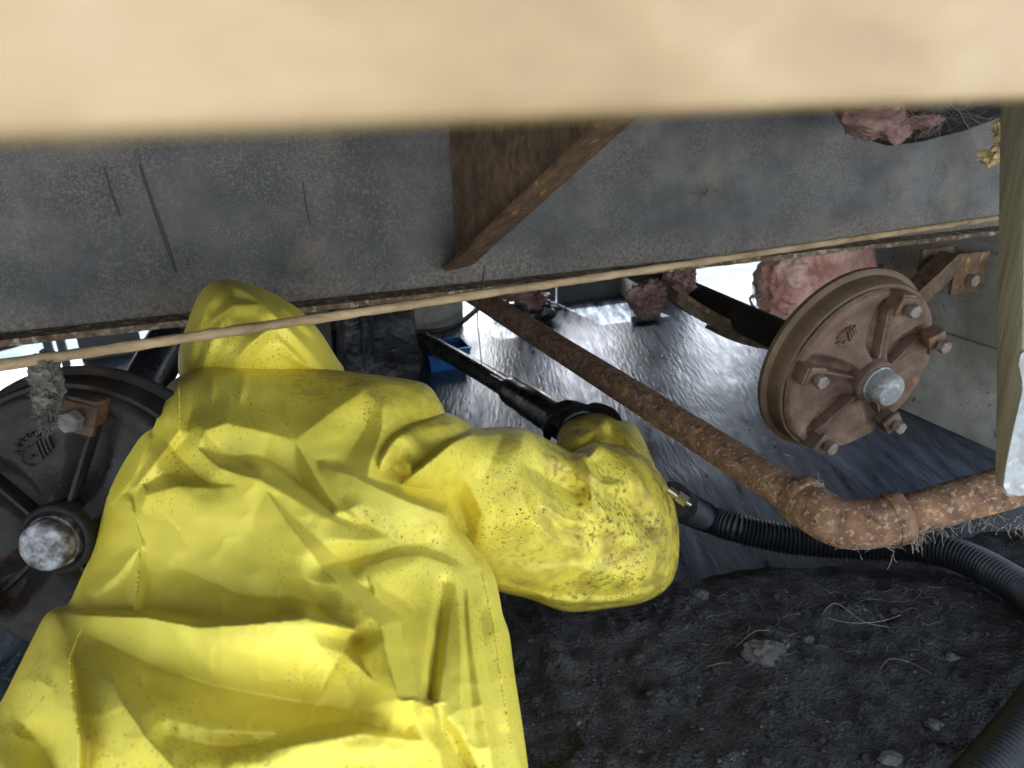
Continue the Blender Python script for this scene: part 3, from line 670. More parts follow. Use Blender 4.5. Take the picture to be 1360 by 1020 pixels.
wool('big pink glass wool batt hanging down behind the brown brake drum', [(at(1078, 350, 2.0), .105, (1.15, .8, 1.1), 1), (at(1118, 345, 2.0), .085, (.95, .7, 1.3), 2), (at(1045, 378, 1.98), .085, (1.0, .8, .95), 3)], 'pink')
wool('small dirty pink wool scrap under the beam above the rusty pipe', [(at(688, 380, 2.1), .035, (1.3, .8, 1.2), 4), (at(665, 382, 2.1), .028, (1, .8, 1.1), 5)], 'pink_dirty')
wool('dirty pink wool scrap stuck on the leaf spring end', [(at(862, 396, 1.75), .040, (1.1, .8, 1), 6), (at(900, 372, 1.74), .036, (1, .8, 1), 7)], 'pink_dirty')
wool('small pink wool tuft lying under the cord near the rusty pipe', [(at(707, 398, 2.2), .030, (1, .8, .9), 8)], 'pink_dirty')
# frayed plastic under the big batt
tag(obj('torn_plastic', tube(smooth_path([at(1006, 372, 1.9), at(1010, 390, 1.9), at(996, 396, 1.9), at(1004, 410, 1.9), at(1022, 414, 1.9)], 6), .007, 8, wob=.5, flat=.4), 'lint'), 'frayed pale plastic edge hanging under the big pink batt', 'plastic')
# dark debris and bags on the slab
tag(obj('black_bag', blob(onz(700, 408, .05), .085, 4, .35, 5, 12, (1.2, .9, .7)), 'plastic'), 'crumpled black bag on the slab beside the rusty pipe', 'bag')
tag(obj('cardboard_sheet', slab_of([onz(x, y, .01) for x, y in ((836, 396), (872, 408), (874, 424), (838, 428))], ZX * .02), 'slab', smooth=False), 'flat bluish slab piece lying beside the leaf spring end', 'sheet')
# torn belly wrap with wool showing, upper right, hanging before the beam
bp_ = empty('torn_belly', at(1190, 160, 1.42), 'torn black belly wrap holding a pink wool bulge at upper right', 'belly wrap')
def sag():
    top = [(1095, 95), (1130, 95), (1170, 95), (1215, 95), (1260, 95), (1300, 95), (1345, 95)]; lowr = [(1106, 146), (1120, 168), (1150, 185), (1180, 194), (1225, 188), (1283, 173), (1340, 152)]
    nu, nv = 48, 14; V, Fc = [], []
    T = np.linspace(0, 6, nu)
    for j in range(nv):
        f = j / (nv - 1)
        for i, t in enumerate(T):
            k = min(5, int(t)); g = t - k
            tx, ty = [top[k][q] + (top[k + 1][q] - top[k][q]) * g for q in (0, 1)]; lx, ly = [lowr[k][q] + (lowr[k + 1][q] - lowr[k][q]) * g for q in (0, 1)]
            d = 1.50 - .10 * math.sin(math.pi * min(1, f)) - .02 * float(fbm(np.array([t * 3]), np.array([f * 4.]), 8)[0]) + .05 * f
            V.append(at(tx + (lx - tx) * f, ty + (ly - ty) * f, d))
    for j in range(nv - 1):
        for i in range(nu - 1): Fc.append((j * nu + i, j * nu + i + 1, (j + 1) * nu + i + 1, (j + 1) * nu + i))
    return V, Fc
so = obj('wrap', sag(), 'belly', bp_); md = so.modifiers.new('thickness', 'SOLIDIFY'); md.thickness = .006
obj('wool_bulge', join(blob(at(1158, 152, 1.40), .050, 5, .2, 5, 21, (1.15, .6, .85)), fuzz(at(1158, 152, 1.40), .05, (1.15, .6, .85), 260, 77), fuzz(at(1215, 165, 1.40), .03, (1.6, .6, .7), 160, 78), blob(at(1192, 172, 1.40), .026, 3, .35, 6, 22, (1.0, .6, 1)), blob(at(1226, 160, 1.41), .022, 3, .4, 6, 23, (1.7, .6, .6))), 'pink_dirty', bp_)
tag(obj('foam_chunk', join(blob(at(1318, 208, 1.25), .017, 4, .7, 6, 31, (1.1, .8, .7)), blob(at(1330, 190, 1.24), .014, 4, .7, 6, 32, (.8, .8, 1.2)), blob(at(1326, 168, 1.25), .010, 3, .6, 6, 33, (.8, .8, 1.2))), 'foam'), 'yellow foam chunk stuck beside the timber post', 'foam')

# cobwebs and roots at upper right
def strands(starts, n, spread, length, r, d, seed, droop=.3):
    rn = random.Random(seed); out = []
    for _ in range(n):
        x, y = rn.choice(starts); x += rn.gauss(0, spread); y += rn.gauss(0, spread * .5); a = rn.uniform(0, 2 * math.pi); p = []
        for k in range(7):
            p.append(at(x, y, d + rn.uniform(-.004, .004))); x += math.cos(a) * length / 6; y += math.sin(a) * length / 6 + droop; a += rn.uniform(-.5, .5)
        out.append(tube(smooth_path(p, 2), r * rn.uniform(.6, 1.2), 4))
    return join(*out)
tag(obj('cobweb', join(strands([(1230, 160), (1270, 160), (1300, 165), (1250, 150), (1310, 150)], 46, 18, 46, .00028, 1.36, 3, .4), strands([(1290, 170)], 4, 8, 90, .0007, 1.34, 4, .6)), 'lint'), 'grey cobweb strands around the torn belly wrap', 'cobweb', kind='stuff')
tag(obj('dead_insect', strands([(943, 252), (940, 256), (938, 248)], 8, 3, 34, .0006, 1.60, 5, .2), 'rust_dark'), 'dead insect in cobweb on the grey beam', 'insect', kind='stuff')

# ------------------------------------------------------------------ taut tan cord and the dust clump on it
c_a, c_b = at(-60, 494, .69), at(1340, 287, 1.50)
c_a = c_a - (c_b - c_a) * .6
CP = [c_a.lerp(c_b, k / 200) for k in range(201)]
cr_ = [.0056 + .0003 * math.sin(i * .9) + .0003 * math.sin(i * 2.3) for i in range(len(CP))]
tag(obj('cord', tube(CP, cr_, 12, wob=.05), 'cord'), 'thin tan fibrous cord stretched across in front of the yellow hood', 'cord')
dcl = []
for k in range(16):
    f = k / 15; x, y = 58 + random.uniform(-7, 7) + 4 * f, 482 + 82 * f; dcl.append(blob(at(x, y, .728 + random.uniform(-.004, .004)), 0.0085 * (.55 + .8 * math.sin(math.pi * min(1, .25 + f * .8))), 3, .6, 9, 40 + k, (1, 1, 1.2)))
dcl.append(strands([(58, 495), (60, 510), (62, 530), (62, 545), (63, 560)], 260, 6, 16, .00045, .722, 9, .8))
tag(obj('dust_clump', join(*dcl), 'fluff'), 'grey fluffy dust clump hanging from the cord over the black drum', 'dust clump')

# lint hanging along the pipe
tag(obj('pipe_lint', join(strands([(1140, 728), (1215, 712), (1180, 728)], 18, 12, 16, .0004, .965, 11, 1.2), strands([(1215, 714), (1225, 710), (1250, 700), (1285, 690), (1310, 688), (1335, 690), (1350, 695)], 110, 7, 15, .00035, .955, 12, .5), strands([(960, 625), (900, 560), (1090, 640), (1040, 600)], 8, 6, 14, .0005, 1.0, 13, .8)), 'lint'), 'pale lint and root hairs hanging under the rusty pipe', 'lint', kind='stuff')

# ------------------------------------------------------------------ stones and roots on the dirt
def rock(name, label, x, y, r, sq, seed, m='stone'):
    p = on_dirt(x, y); bl_ = blob(p + Vector((0, 0, r * sq[2] * .3)), r, 4, .45, 3.2, seed, sq); tag(obj(name, bl_, m), label, 'stone')
rock('stone', 'large grey angular stone half buried in the black dirt', 1016, 872, .024, (1.15, .9, .75), 51)
rock('stone', 'pale grey stone at the edge of the slab right of the sleeve', 927, 792, .013, (1.1, 1, .8), 52)
rock('stone', 'small pale stone touching the large grey stone', 1042, 860, .009, (.7, .9, 1), 53, 'pebble')
rock('stone', 'small pale stone upper right of the large grey stone', 1072, 852, .008, (1, .8, .9), 54, 'pebble')
rock('stone', 'small whitish stone alone on the dirt toward the hose', 1264, 874, .008, (1.2, .9, .7), 55, 'pebble')
rock('stone', 'pale flat stone low on the dirt near the bottom edge', 1180, 1008, .011, (1.2, .9, .6), 56, 'pebble')
rock('stone', 'rounded grey stone on the dirt left of the near hose loop', 1240, 963, .009, (1.2, .9, .7), 57, 'pebble')
rn = random.Random(5); pv = []
for _ in range(260):
    x, y = rn.uniform(700, 1340), rn.uniform(800, 1015); p = on_dirt(x, y); r = rn.choice((.0008, .001, .0012, .0012, .0018, .0018, .003))
    pv.append(blob(p + Vector((0, 0, r * .3)), r, 1, .4, 3, rn.randint(0, 999), (1.1, .9, .8)))
tag(obj('grit', join(*pv), 'pebble', smooth=False), 'pale grit scattered over the black dirt', 'grit', kind='stuff')
rn = random.Random(8); cv = []
for _ in range(700):
    x, y = rn.uniform(690, 1360), rn.uniform(790, 1020); p = on_dirt(x, y); r = rn.choice((.0015, .002, .002, .003, .003, .004, .006))
    cv.append(blob(p + Vector((0, 0, r * .1)), r, 2, .55, 4, rn.randint(0, 999), (1.1, 1, .8)))
tag(obj('clods', join(*cv), 'dirt'), 'black crumbs and clods of dirt', 'clods', kind='stuff')
def root(label, pts, r=.0011):
    P = smooth_path([on_dirt(x, y, .003 + lift) for x, y, lift in pts], 6); tag(obj('root', tube(P, r * .42, 6), 'lint'), label, 'root')
root('thin pale root loop curled on the black dirt', [(1180, 838, .004), (1145, 836, .012), (1112, 810, .008), (1098, 812, .004), (1095, 822, .002), (1125, 836, .01), (1165, 832, .006), (1195, 822, .004)])
root('short pale root lying over the large grey stone', [(978, 860, 0), (1000, 850, .012), (1020, 850, .015)])
root('pale curved root right of the large grey stone', [(1168, 892, .002), (1180, 882, .006), (1205, 884, .004), (1236, 898, .002)], .0008)
root('short pale rootlet below the large grey stone', [(938, 889, .001), (955, 886, .004), (972, 884, .002)], .001)
rn = random.Random(9); rv = []
for _ in range(60):
    x, y = rn.uniform(940, 1250), rn.uniform(780, 870); a = rn.uniform(0, 6.3); P = []
    for k in range(4):
        P.append(on_dirt(x, y, .001 + rn.uniform(0, .004))); x += 9 * math.cos(a); y += 5 * math.sin(a); a += rn.uniform(-.6, .6)
    rv.append(tube(P, .00022, 4))
tag(obj('rootlets', join(*rv), 'lint'), 'fine root hairs in the black dirt', 'roots', kind='stuff')
rn = random.Random(15); wv_ = []
for _ in range(90):
    x, y = rn.uniform(0, 75), rn.uniform(785, 920)
    if y > 960 - x * 2: continue
    p = onz(x, y, .002); wv_.append(blob(p, rn.choice((.002, .003, .004)), 1, .3, 3, rn.randint(0, 99), (1, 1, .6)))
tag(obj('sparkle_crumbs', join(*wv_), 'pebble', smooth=False), 'pale crumbs standing in for sparkle on the wet slab under the black drum', 'grit', kind='stuff')  # sparkle of the wet slab built as pale crumbs

# ================================================================== person in the yellow coverall
def dens(poly, st):
    out = []
    for i in range(len(poly)):
        a, b = np.array(poly[i], float), np.array(poly[(i + 1) % len(poly)], float); n = max(1, int(round(np.linalg.norm(b - a) / st)))
        out += [a + (b - a) * k / n for k in range(n)]
    return np.array(out)
def rounded(poly, n=3):
    """corner cutting, so that a drawn outline runs as a curve"""
    P = np.array(poly, float)
    for _ in range(n): P = np.stack([P * .75 + np.roll(P, -1, 0) * .25, P * .25 + np.roll(P, -1, 0) * .75], 1).reshape(-1, 2)
    return P
def segdist(X, P, closed=False):
    """distance, signed side and position along a polyline for points X"""
    best = np.full(len(X), 1e9); side = np.zeros(len(X)); par = np.zeros(len(X)); n = len(P)
    for i in range(n if closed else n - 1):
        a, b = P[i], P[(i + 1) % n]; d = b - a; L2 = d @ d + 1e-12
        t = np.clip(((X - a) @ d) / L2, 0, 1); q = a + t[:, None] * d; v = X - q; dist = np.hypot(v[:, 0], v[:, 1])
        s = (d[0] * v[:, 1] - d[1] * v[:, 0]) / (math.sqrt(L2) * np.maximum(dist, 1e-6))   # + : right hand of travel (image y runs down)
        m = dist < best; best[m] = dist[m]; side[m] = s[m]; par[m] = i + t[m]
    return best, side, par
def tps(ctrl):
    C = np.array(ctrl, float); P = C[:, :2] / 300; n = len(P)
    def U_(r2): return np.where(r2 > 1e-12, r2 * np.log(np.maximum(r2, 1e-12)), 0)
    K = U_(((P[:, None] - P[None]) ** 2).sum(-1)) + np.eye(n) * .01; Q = np.c_[np.ones(n), P]
    A = np.block([[K, Q], [Q.T, np.zeros((3, 3))]]); w = np.linalg.solve(A, np.r_[C[:, 2], 0, 0, 0])
    def f(X):
        Y = X / 300; return U_(((Y[:, None] - P[None]) ** 2).sum(-1)) @ w[:n] + np.c_[np.ones(len(Y)), Y] @ w[n:]
    return f
def folds(X, ridges):
    up = np.zeros(len(X)); dn_ = np.zeros(len(X))
    for pts, wl, wr, k in ridges:
        P = np.array(pts, float); d, s, par = segdist(X, P[:, :2])
        w = wl + (wr - wl) * (s + 1) / 2; h = np.interp(par, np.arange(len(P)), P[:, 2])
        t = np.minimum(d / w, 4); v = h * .11 * np.log1p(np.exp(np.minimum((1 - t) / .11, 50)))
        up = np.maximum(up, v); dn_ = np.minimum(dn_, v)
    return (up + dn_) * .0021
def facets(X, cell, seed):
    """piecewise flat relief on a jittered triangulation: the stiff facets of coated cloth"""
    r_ = np.random.default_rng(seed); lo, hi = X.min(0) - cell * 2, X.max(0) + cell * 2
    gx, gy = np.meshgrid(np.arange(lo[0], hi[0], cell), np.arange(lo[1], hi[1], cell)); P = np.c_[gx.ravel(), gy.ravel()] + r_.uniform(-.46, .46, (gx.size, 2)) * cell
    h = r_.uniform(0, 1, len(P)); v, e, f, ov, *_ = delaunay_2d_cdt([Vector(p) for p in P], [], [], 0, 1e-6); V = np.array([(p.x, p.y) for p in v])
    out = np.full(len(X), .5)
    for a, b, c in f:
        A, B, C = V[a], V[b], V[c]; bb = (X[:, 0] >= min(A[0], B[0], C[0])) & (X[:, 0] <= max(A[0], B[0], C[0])) & (X[:, 1] >= min(A[1], B[1], C[1])) & (X[:, 1] <= max(A[1], B[1], C[1]))
        ix = np.nonzero(bb)[0]
        if not len(ix): continue
        D = (B[1] - C[1]) * (A[0] - C[0]) + (C[0] - B[0]) * (A[1] - C[1])
        if abs(D) < 1e-9: continue
        w0 = ((B[1] - C[1]) * (X[ix, 0] - C[0]) + (C[0] - B[0]) * (X[ix, 1] - C[1])) / D; w1 = ((C[1] - A[1]) * (X[ix, 0] - C[0]) + (A[0] - C[0]) * (X[ix, 1] - C[1])) / D; w2 = 1 - w0 - w1
        m = (w0 >= -1e-6) & (w1 >= -1e-6) & (w2 >= -1e-6); out[ix[m]] = (w0 * h[ov[a][0]] + w1 * h[ov[b][0]] + w2 * h[ov[c][0]])[m]
    return out
def cloth(outline, step, ctrl, edge_w, edge_d, ridges, seed, crum=1.0, fs=1.0, fc=1.0):
    O = dens(rounded(outline), step)
    lo, hi = O.min(0), O.max(0)
    gx, gy = np.meshgrid(np.arange(lo[0], hi[0], step), np.arange(lo[1], hi[1], step * .866)); gx = gx + (np.arange(gx.shape[0]) % 2)[:, None] * step / 2
    G = np.c_[gx.ravel(), gy.ravel()]; G = G + rng.uniform(-.15, .15, G.shape) * step
    inside = np.zeros(len(G), bool); j = len(O) - 1
    for i in range(len(O)):
        a, b = O[i], O[j]; c = ((a[1] > G[:, 1]) != (b[1] > G[:, 1])); den = (b[1] - a[1]) if abs(b[1] - a[1]) > 1e-9 else 1e-9
        inside ^= c & (G[:, 0] < (b[0] - a[0]) * (G[:, 1] - a[1]) / den + a[0]); j = i
    G = G[inside]; dO, _, _ = segdist(G, O, True); G = G[dO > step * .6]
    pts = [Vector(p) for p in np.vstack([O, G])]
    n = len(O)
    v, e, f, *_ = delaunay_2d_cdt(pts, [], [list(range(n))], 1, 1e-6)
    X = np.array([(p.x, p.y) for p in v]); dO, _, _ = segdist(X, O, True); dO[:n] = 0
    z = tps(ctrl)(X)
    t = np.clip(dO / edge_w, 0, 1); z = z + edge_d * (1 - np.sqrt(np.maximum(0, 1 - (1 - t) ** 2)))
    fade = np.clip(dO / 10, 0, 1)
    z = z - fs * folds(X, ridges) * (.35 + .65 * fade)
    # small crumples: ridged noise gives the stiff cloth its facets
    rg = lambda q, s: 1 - np.abs(2 * fbm(X[:, 0] / q, X[:, 1] / q, s, 2) - 1)
    z = z - crum * (.010 * facets(X, 96 * fc, seed) + .0034 * facets(X, 44 * fc, seed + 1) + .0022 * rg(44, seed + 5) ** 2 + .0006 * fbm(X[:, 0] / 12, X[:, 1] / 12, seed + 9, 2)) * fade
    return X, z, list(f), n
def shell(X, z, f, n, back, belly_drop=0.0, shrink=.12, ground=None):
    """front of the cloth plus the turned-under far side, one closed surface"""
    V = [at(x, y, d) for (x, y), d in zip(X, z)]; Fc = [tuple(q) for q in f]
    c = sum(V[:n], Vector()) / n; k = len(V); prev = list(range(n))
    for s, bk in ((shrink * .25, back * .45), (shrink, back)):
        cur = []
        for i in range(n):
            p = V[i]; dirv = (p - CAM).normalized(); q = p + dirv * bk; q = q + (c + dirv * bk - q) * s
            if ground is not None and bk == back: q.z = ground + (q.z - ground) * .15
            q.z = max(q.z, .012); cur.append(len(V)); V.append(q)
        for i in range(n): Fc.append((prev[i], prev[(i + 1) % n], cur[(i + 1) % n], cur[i]))
        prev = cur
    cc = sum((V[i] for i in prev), Vector()) / n; cc = cc + (cc - CAM).normalized() * back * .25; cc.z = max(.012, cc.z); V.append(cc)
    for i in range(n): Fc.append((prev[i], prev[(i + 1) % n], len(V) - 1))
    return V, Fc

TORSO = [(237, 499), (262, 490), (300, 484), (345, 481), (400, 487), (460, 493), (520, 500), (556, 506), (572, 513), (583, 530), (592, 548), (600, 575), (604, 620), (604, 660), (602, 690), (622, 715), (645, 744), (658, 765), (664, 795), (667, 815), (676, 838), (679, 860), (684, 900), (692, 950), (702, 1020), (708, 1090), (700, 1190), (600, 1240), (300, 1250), (0, 1230), (-90, 1150), (-95, 1060), (-40, 985), (0, 936), (20, 895), (40, 855), (58, 818), (72, 807), (90, 806), (104, 775), (120, 738), (132, 690), (138, 660), (160, 612), (182, 570), (200, 535), (218, 516)]
T_CTRL = [(240, 500, .90), (350, 484, .95), (460, 494, .97), (560, 508, .99), (205, 535, .845), (400, 600, .82), (580, 600, .93), (600, 680, .86), (155, 640, .80), (300, 680, .71), (450, 700, .725), (620, 740, .83), (110, 765, .765), (250, 790, .66), (450, 830, .62), (660, 830, .74), (30, 880, .64), (150, 900, .575), (350, 930, .53), (560, 940, .55), (690, 950, .66), (300, 1040, .475), (600, 1050, .53), (0, 1050, .53), (300, 1240, .42), (-80, 1120, .52), (690, 1150, .57)]
T_R = [
 ([(62, 812, 8), (115, 817, 20), (198, 820, 30), (265, 833, 26), (340, 828, 32), (405, 821, 40), (470, 837, 26), (480, 846, 12)], 10, 115, 1.3),
 ([(133, 850, -16), (205, 884, -20), (290, 912, -20), (400, 932, -17), (500, 948, -8)], 62, 52, 1.4),
 ([(345, 637, 26), (380, 690, 22), (430, 757, 24), (470, 797, 26), (505, 833, 30), (516, 880, 26), (529, 927, 26)], 34, 62, 1.25),
 ([(529, 928, 26), (550, 930, 30), (573, 937, 24), (583, 980, 12), (590, 1020, 4)], 7, 58, 1.4),
 ([(425, 842, -2), (455, 848, -8), (478, 852, -12), (496, 842, -6)], 18, 16, 1.2),
 ([(262, 594, 12), (278, 610, 16), (293, 622, 22), (345, 636, 30), (400, 668, 22), (440, 692, 16), (490, 712, 10), (525, 722, 3)], 22, 75, 1.35),
 ([(300, 603, -8), (350, 612, -14), (400, 640, -14), (440, 672, -10)], 40, 22, 1.3),
 ([(391, 586, 10), (420, 635, 14), (448, 675, 14), (478, 694, 6)], 16, 24, 1.3),
 ([(437, 622, 9), (470, 632, 16), (505, 650, 20), (545, 667, 23), (590, 683, 26), (604, 694, 22)], 11, 60, 1.3),
 ([(452, 690, -8), (480, 700, -12), (505, 712, -6)], 26, 26, 1.3),
 ([(392, 585, 10), (430, 555, 14), (484, 518, 17)], 60, 55, 1.2),
 ([(484, 518, 16), (508, 540, 18), (508, 570, 15), (494, 610, 14), (488, 634, 8)], 34, 30, 1.3),
 ([(604, 694, 22), (625, 718, 24), (648, 748, 20), (660, 775, 12)], 12, 50, 1.3),
 ([(485, 752, 14), (520, 741, 15), (560, 737, 15), (602, 752, 16)], 17, 65, 1.2),
 ([(602, 752, 14), (608, 800, 8), (612, 860, 6), (612, 960, 4)], 22, 26, 1.3),
 ([(590, 775, -5), (581, 850, -9), (574, 900, -13), (570, 930, -16)], 11, 13, 1.2),
 ([(485, 752, 13), (500, 790, 10), (530, 850, 9), (545, 915, 4)], 34, 18, 1.3),
 ([(430, 752, -10), (480, 738, -12), (525, 727, -10), (570, 718, -6)], 28, 26, 1.3),
 ([(618, 757, 7), (626, 850, 7), (642, 950, 7), (656, 1030, 5)], 14, 16, 1.2),
 ([(640, 750, 4), (652, 820, 5), (662, 880, 5), (672, 960, 5)], 10, 14, 1.2),
 ([(560, 940, -6), (600, 985, -12), (622, 1030, -14)], 18, 20, 1.2),
 ([(187, 680, 9), (196, 657, 15), (235, 646, 17), (290, 648, 19), (340, 640, 22)], 26, 90, 1.3),
 ([(187, 680, 8), (187, 700, 6), (205, 725, 4)], 60, 18, 1.2),
 ([(174, 667, 9), (180, 695, 8), (188, 724, 7)], 12, 24, 1.2),
 ([(188, 724, 6), (184, 770, 6), (177, 818, 5)], 10, 14, 1.2),
 ([(188, 724, 6), (160, 760, 5), (130, 785, 3)], 10, 16, 1.2),
 ([(236, 502, 4), (237, 535, 8), (239, 572, 14), (212, 608, 11), (182, 646, 9)], 22, 18, 1.25),
 ([(198, 583, 5), (186, 615, 7), (176, 637, 6), (150, 665, 3)], 10, 14, 1.2),
 ([(262, 594, 12), (272, 572, 15), (300, 562, 16), (345, 572, 14), (395, 585, 11)], 34, 56, 1.2),
 ([(225, 590, -8), (250, 620, -12), (275, 640, -8)], 34, 30, 1.3),
 ([(290, 655, 2), (300, 700, 3), (345, 640, 2)], 30, 40, 1.2),
 ([(117, 817, 8), (104, 845, 11), (92, 872, 10), (96, 925, 14), (105, 985, 17), (104, 1040, 14)], 12, 30, 1.25),
 ([(28, 960, -10), (58, 995, -16), (85, 1040, -16)], 55, 60, 1.3),
 ([(66, 815, 6), (80, 850, 8), (92, 878, 6)], 14, 20, 1.2),
 ([(135, 855, 8), (160, 930, 11), (195, 980, 14), (240, 1030, 15)], 70, 60, 1.2),
 ([(225, 976, -7), (280, 990, -9), (340, 990, -8), (390, 978, -3)], 20, 22, 1.3),
 ([(310, 1010, 6), (390, 990, 9), (480, 974, 11), (575, 985, 8)], 20, 40, 1.2),
 ([(226, 846, 8), (215, 862, 9), (207, 883, 5)], 26, 9, 1.2),
 ([(133, 849, 8), (160, 832, 9), (196, 822, 10)], 18, 22, 1.2),
 ([(282, 500, 1), (281, 540, 3), (278, 575, 4)], 8, 8, 1.2),
 ([(325, 500, 1), (318, 535, 3), (308, 560, 4)], 8, 8, 1.2),
 ([(405, 822, 20), (440, 850, 16), (480, 890, 14), (525, 928, 20)], 46, 40, 1.3),
 ([(250, 760, -4), (320, 790, -8), (420, 800, -7)], 30, 30, 1.3),
]
SLEEVE = [(497, 640), (493, 626), (497, 606), (509, 585), (528, 566), (560, 553), (588, 546), (612, 554), (632, 571), (652, 567), (697, 567), (728, 584), (756, 600), (764, 601), (777, 590), (796, 586), (836, 594), (860, 609), (876, 626), (890, 650), (900, 682), (903, 722), (900, 758), (886, 785), (851, 803), (812, 808), (757, 815), (733, 808), (700, 794), (660, 786), (630, 770), (600, 735), (570, 690), (530, 655)]
S_CTRL = [(497, 625, .815), (545, 560, .895), (600, 560, .95), (560, 620, .875), (650, 585, .96), (720, 620, .985), (640, 700, .93), (700, 740, .975), (600, 720, .94), (800, 620, 1.07), (860, 660, 1.09), (800, 700, 1.02), (870, 740, 1.07), (760, 780, 1.03), (830, 790, 1.06)]
S_R = [
 ([(531, 645, 12), (560, 622, 20), (600, 588, 22), (640, 571, 14), (668, 566, 6)], 6, 60, 1.35),
 ([(590, 548, 6), (545, 562, 12), (514, 585, 15), (496, 622, 16), (500, 638, 10)], 34, 8, 1.3),
 ([(528, 566, 4), (555, 568, 9), (600, 563, 7)], 8, 24, 1.2),
 ([(540, 612, 5), (548, 632, 9), (545, 645, 6)], 14, 14, 1.2),
 ([(516, 630, -8), (527, 612, -10), (533, 596, -6)], 14, 14, 1.2),
 ([(696, 569, 10), (690, 615, 13), (692, 655, 11), (705, 690, 12), (735, 717, 11), (768, 726, 8)], 22, 55, 1.25),
 ([(757, 601, 12), (775, 610, 18), (784, 628, 18), (796, 642, 15), (812, 646, 10), (823, 644, 4)], 9, 34, 1.3),
 ([(700, 618, -8), (735, 640, -15), (766, 655, -12)], 26, 20, 1.3),
 ([(772, 612, 9), (784, 650, 13), (808, 690, 11), (832, 712, 6)], 22, 24, 1.2),
 ([(800, 650, -5), (835, 665, -9), (870, 700, -8)], 24, 24, 1.2),
 ([(795, 588, 6), (790, 600, 9), (778, 612, 8)], 12, 12, 1.2),
 ([(597, 640, -6), (610, 670, -10), (622, 702, -9)], 26, 20, 1.3),
 ([(622, 640, 5), (640, 680, 8), (632, 712, 5)], 24, 24, 1.2),
 ([(664, 778, 4), (735, 797, 6), (805, 800, 6), (880, 782, 4)], 9, 10, 1.1),
 ([(700, 760, 4), (760, 750, 7), (830, 770, 5)], 30, 30, 1.2),
 ([(840, 620, 6), (865, 660, 9), (880, 710, 8)], 22, 22, 1.2),
 ([(720, 670, 4), (750, 690, 7), (790, 700, 5)], 16, 20, 1.2),
]
FORE = [(738, 586), (744, 567), (760, 556), (780, 549), (803, 548), (822, 555), (842, 562), (853, 578), (862, 600), (872, 622), (876, 640), (850, 660), (800, 650), (760, 630), (742, 606)]
F_CTRL = [(740, 580, 1.24), (800, 552, 1.30), (850, 580, 1.27), (800, 600, 1.17), (860, 630, 1.18), (770, 620, 1.16)]
F_R = [([(802, 549, 8), (803, 565, 10), (800, 585, 6)], 14, 20, 1.2), ([(806, 575, -10), (825, 590, -12), (850, 612, -8)], 14, 12, 1.2), ([(812, 565, 5), (832, 580, 9), (858, 608, 7)], 8, 12, 1.2), ([(750, 590, 4), (780, 575, 7), (800, 570, 5)], 14, 12, 1.2)]
HOOD = [(238, 505), (236, 486), (237, 466), (243, 444), (250, 425), (256, 408), (262, 394), (272, 380), (288, 371), (305, 370), (318, 373), (342, 380), (368, 392), (395, 408), (416, 428), (432, 450), (446, 474), (460, 492), (452, 512), (400, 530), (300, 525)]
H_CTRL = [(300, 385, 1.03), (345, 420, .955), (280, 440, .96), (400, 450, .985), (350, 480, .955), (245, 490, .98), (440, 490, 1.02), (350, 520, .98)]
H_R = [([(312, 374, 8), (345, 398, 10), (372, 425, 9), (400, 455, 7), (430, 490, 4)], 16, 18, 1.2), ([(298, 380, 8), (276, 405, 10), (262, 440, 8), (250, 480, 5)], 14, 22, 1.2), ([(272, 432, 4), (310, 405, 7), (345, 404, 8), (372, 424, 5)], 14, 16, 1.2),
       ([(312, 482, 3), (335, 455, 7), (362, 434, 6)], 14, 14, 1.2), ([(270, 486, 4), (282, 450, 6), (300, 420, 5)], 16, 12, 1.2), ([(365, 395, 5), (390, 420, 8), (412, 440, 5)], 10, 14, 1.2), ([(285, 376, 5), (300, 380, 8), (318, 376, 4)], 7, 9, 1.2), ([(370, 450, 3), (400, 480, 5)], 14, 14, 1.2)]

person = empty('person', at(400, 700, .95) * 1, 'person in a yellow hooded coverall lying on their front, back to the viewer', 'person')
def put_cloth(name, pieces, parent):
    V, Fc, UVs, D = [], [], [], []
    for (X, z, f, n), kw, dirt in pieces:
        v, fc = shell(X, z, f, n, **kw); k = len(V); V += v; Fc += [tuple(i + k for i in q) for q in fc]
        dd = dirt(X) if dirt else np.zeros(len(X)); dd = np.r_[dd, np.full(len(v) - len(X), .6)]
        D.append(dd); sc = z.mean() / FPX
        UVs += [(x * sc, y * sc) for x, y in X] + [(0, 0)] * (len(v) - len(X))
    o = obj(name, (V, Fc), 'suit', parent)
    me = o.data
    at_ = me.attributes.new('dirt', 'FLOAT', 'POINT')
    D = np.concatenate(D); at_.data.foreach_set('value', D.astype(np.float32))
    uv = me.uv_layers.new(name='cloth'); li = np.zeros(len(me.loops), np.int32); me.loops.foreach_get('vertex_index', li)
    uv.data.foreach_set('uv', np.array(UVs, np.float32)[li].ravel())
    me.set_sharp_from_angle(angle=math.radians(179))
    return o
def d_torso(X):
    d, _, _ = segdist(X, np.array([(430, 500), (590, 520), (590, 560)], float)); e, _, _ = segdist(X, np.array([(500, 700), (600, 700), (650, 760)], float)); g, _, _ = segdist(X, np.array([(555, 925), (575, 945)], float))
    return np.clip(.55 - d / 170, 0, .55) + np.clip(.28 - e / 200, 0, .3) + np.clip(.5 - g / 50, 0, .5) + .07
def d_sleeve(X):
    return np.clip(.30 + (X[:, 0] - 650) / 270, .26, 1.0) + .6 * np.exp(-((X[:, 0] - 560) ** 2 + (X[:, 1] - 575) ** 2) / 1600)
torso = cloth(TORSO, 2.6, T_CTRL, 46, .060, T_R, 100); TX, TZ = torso[0], torso[1]
MT['thread'] = mat('yellow thread', [(.70, .56, .05), (.78, .64, .08)], 60, .7, bump=0)
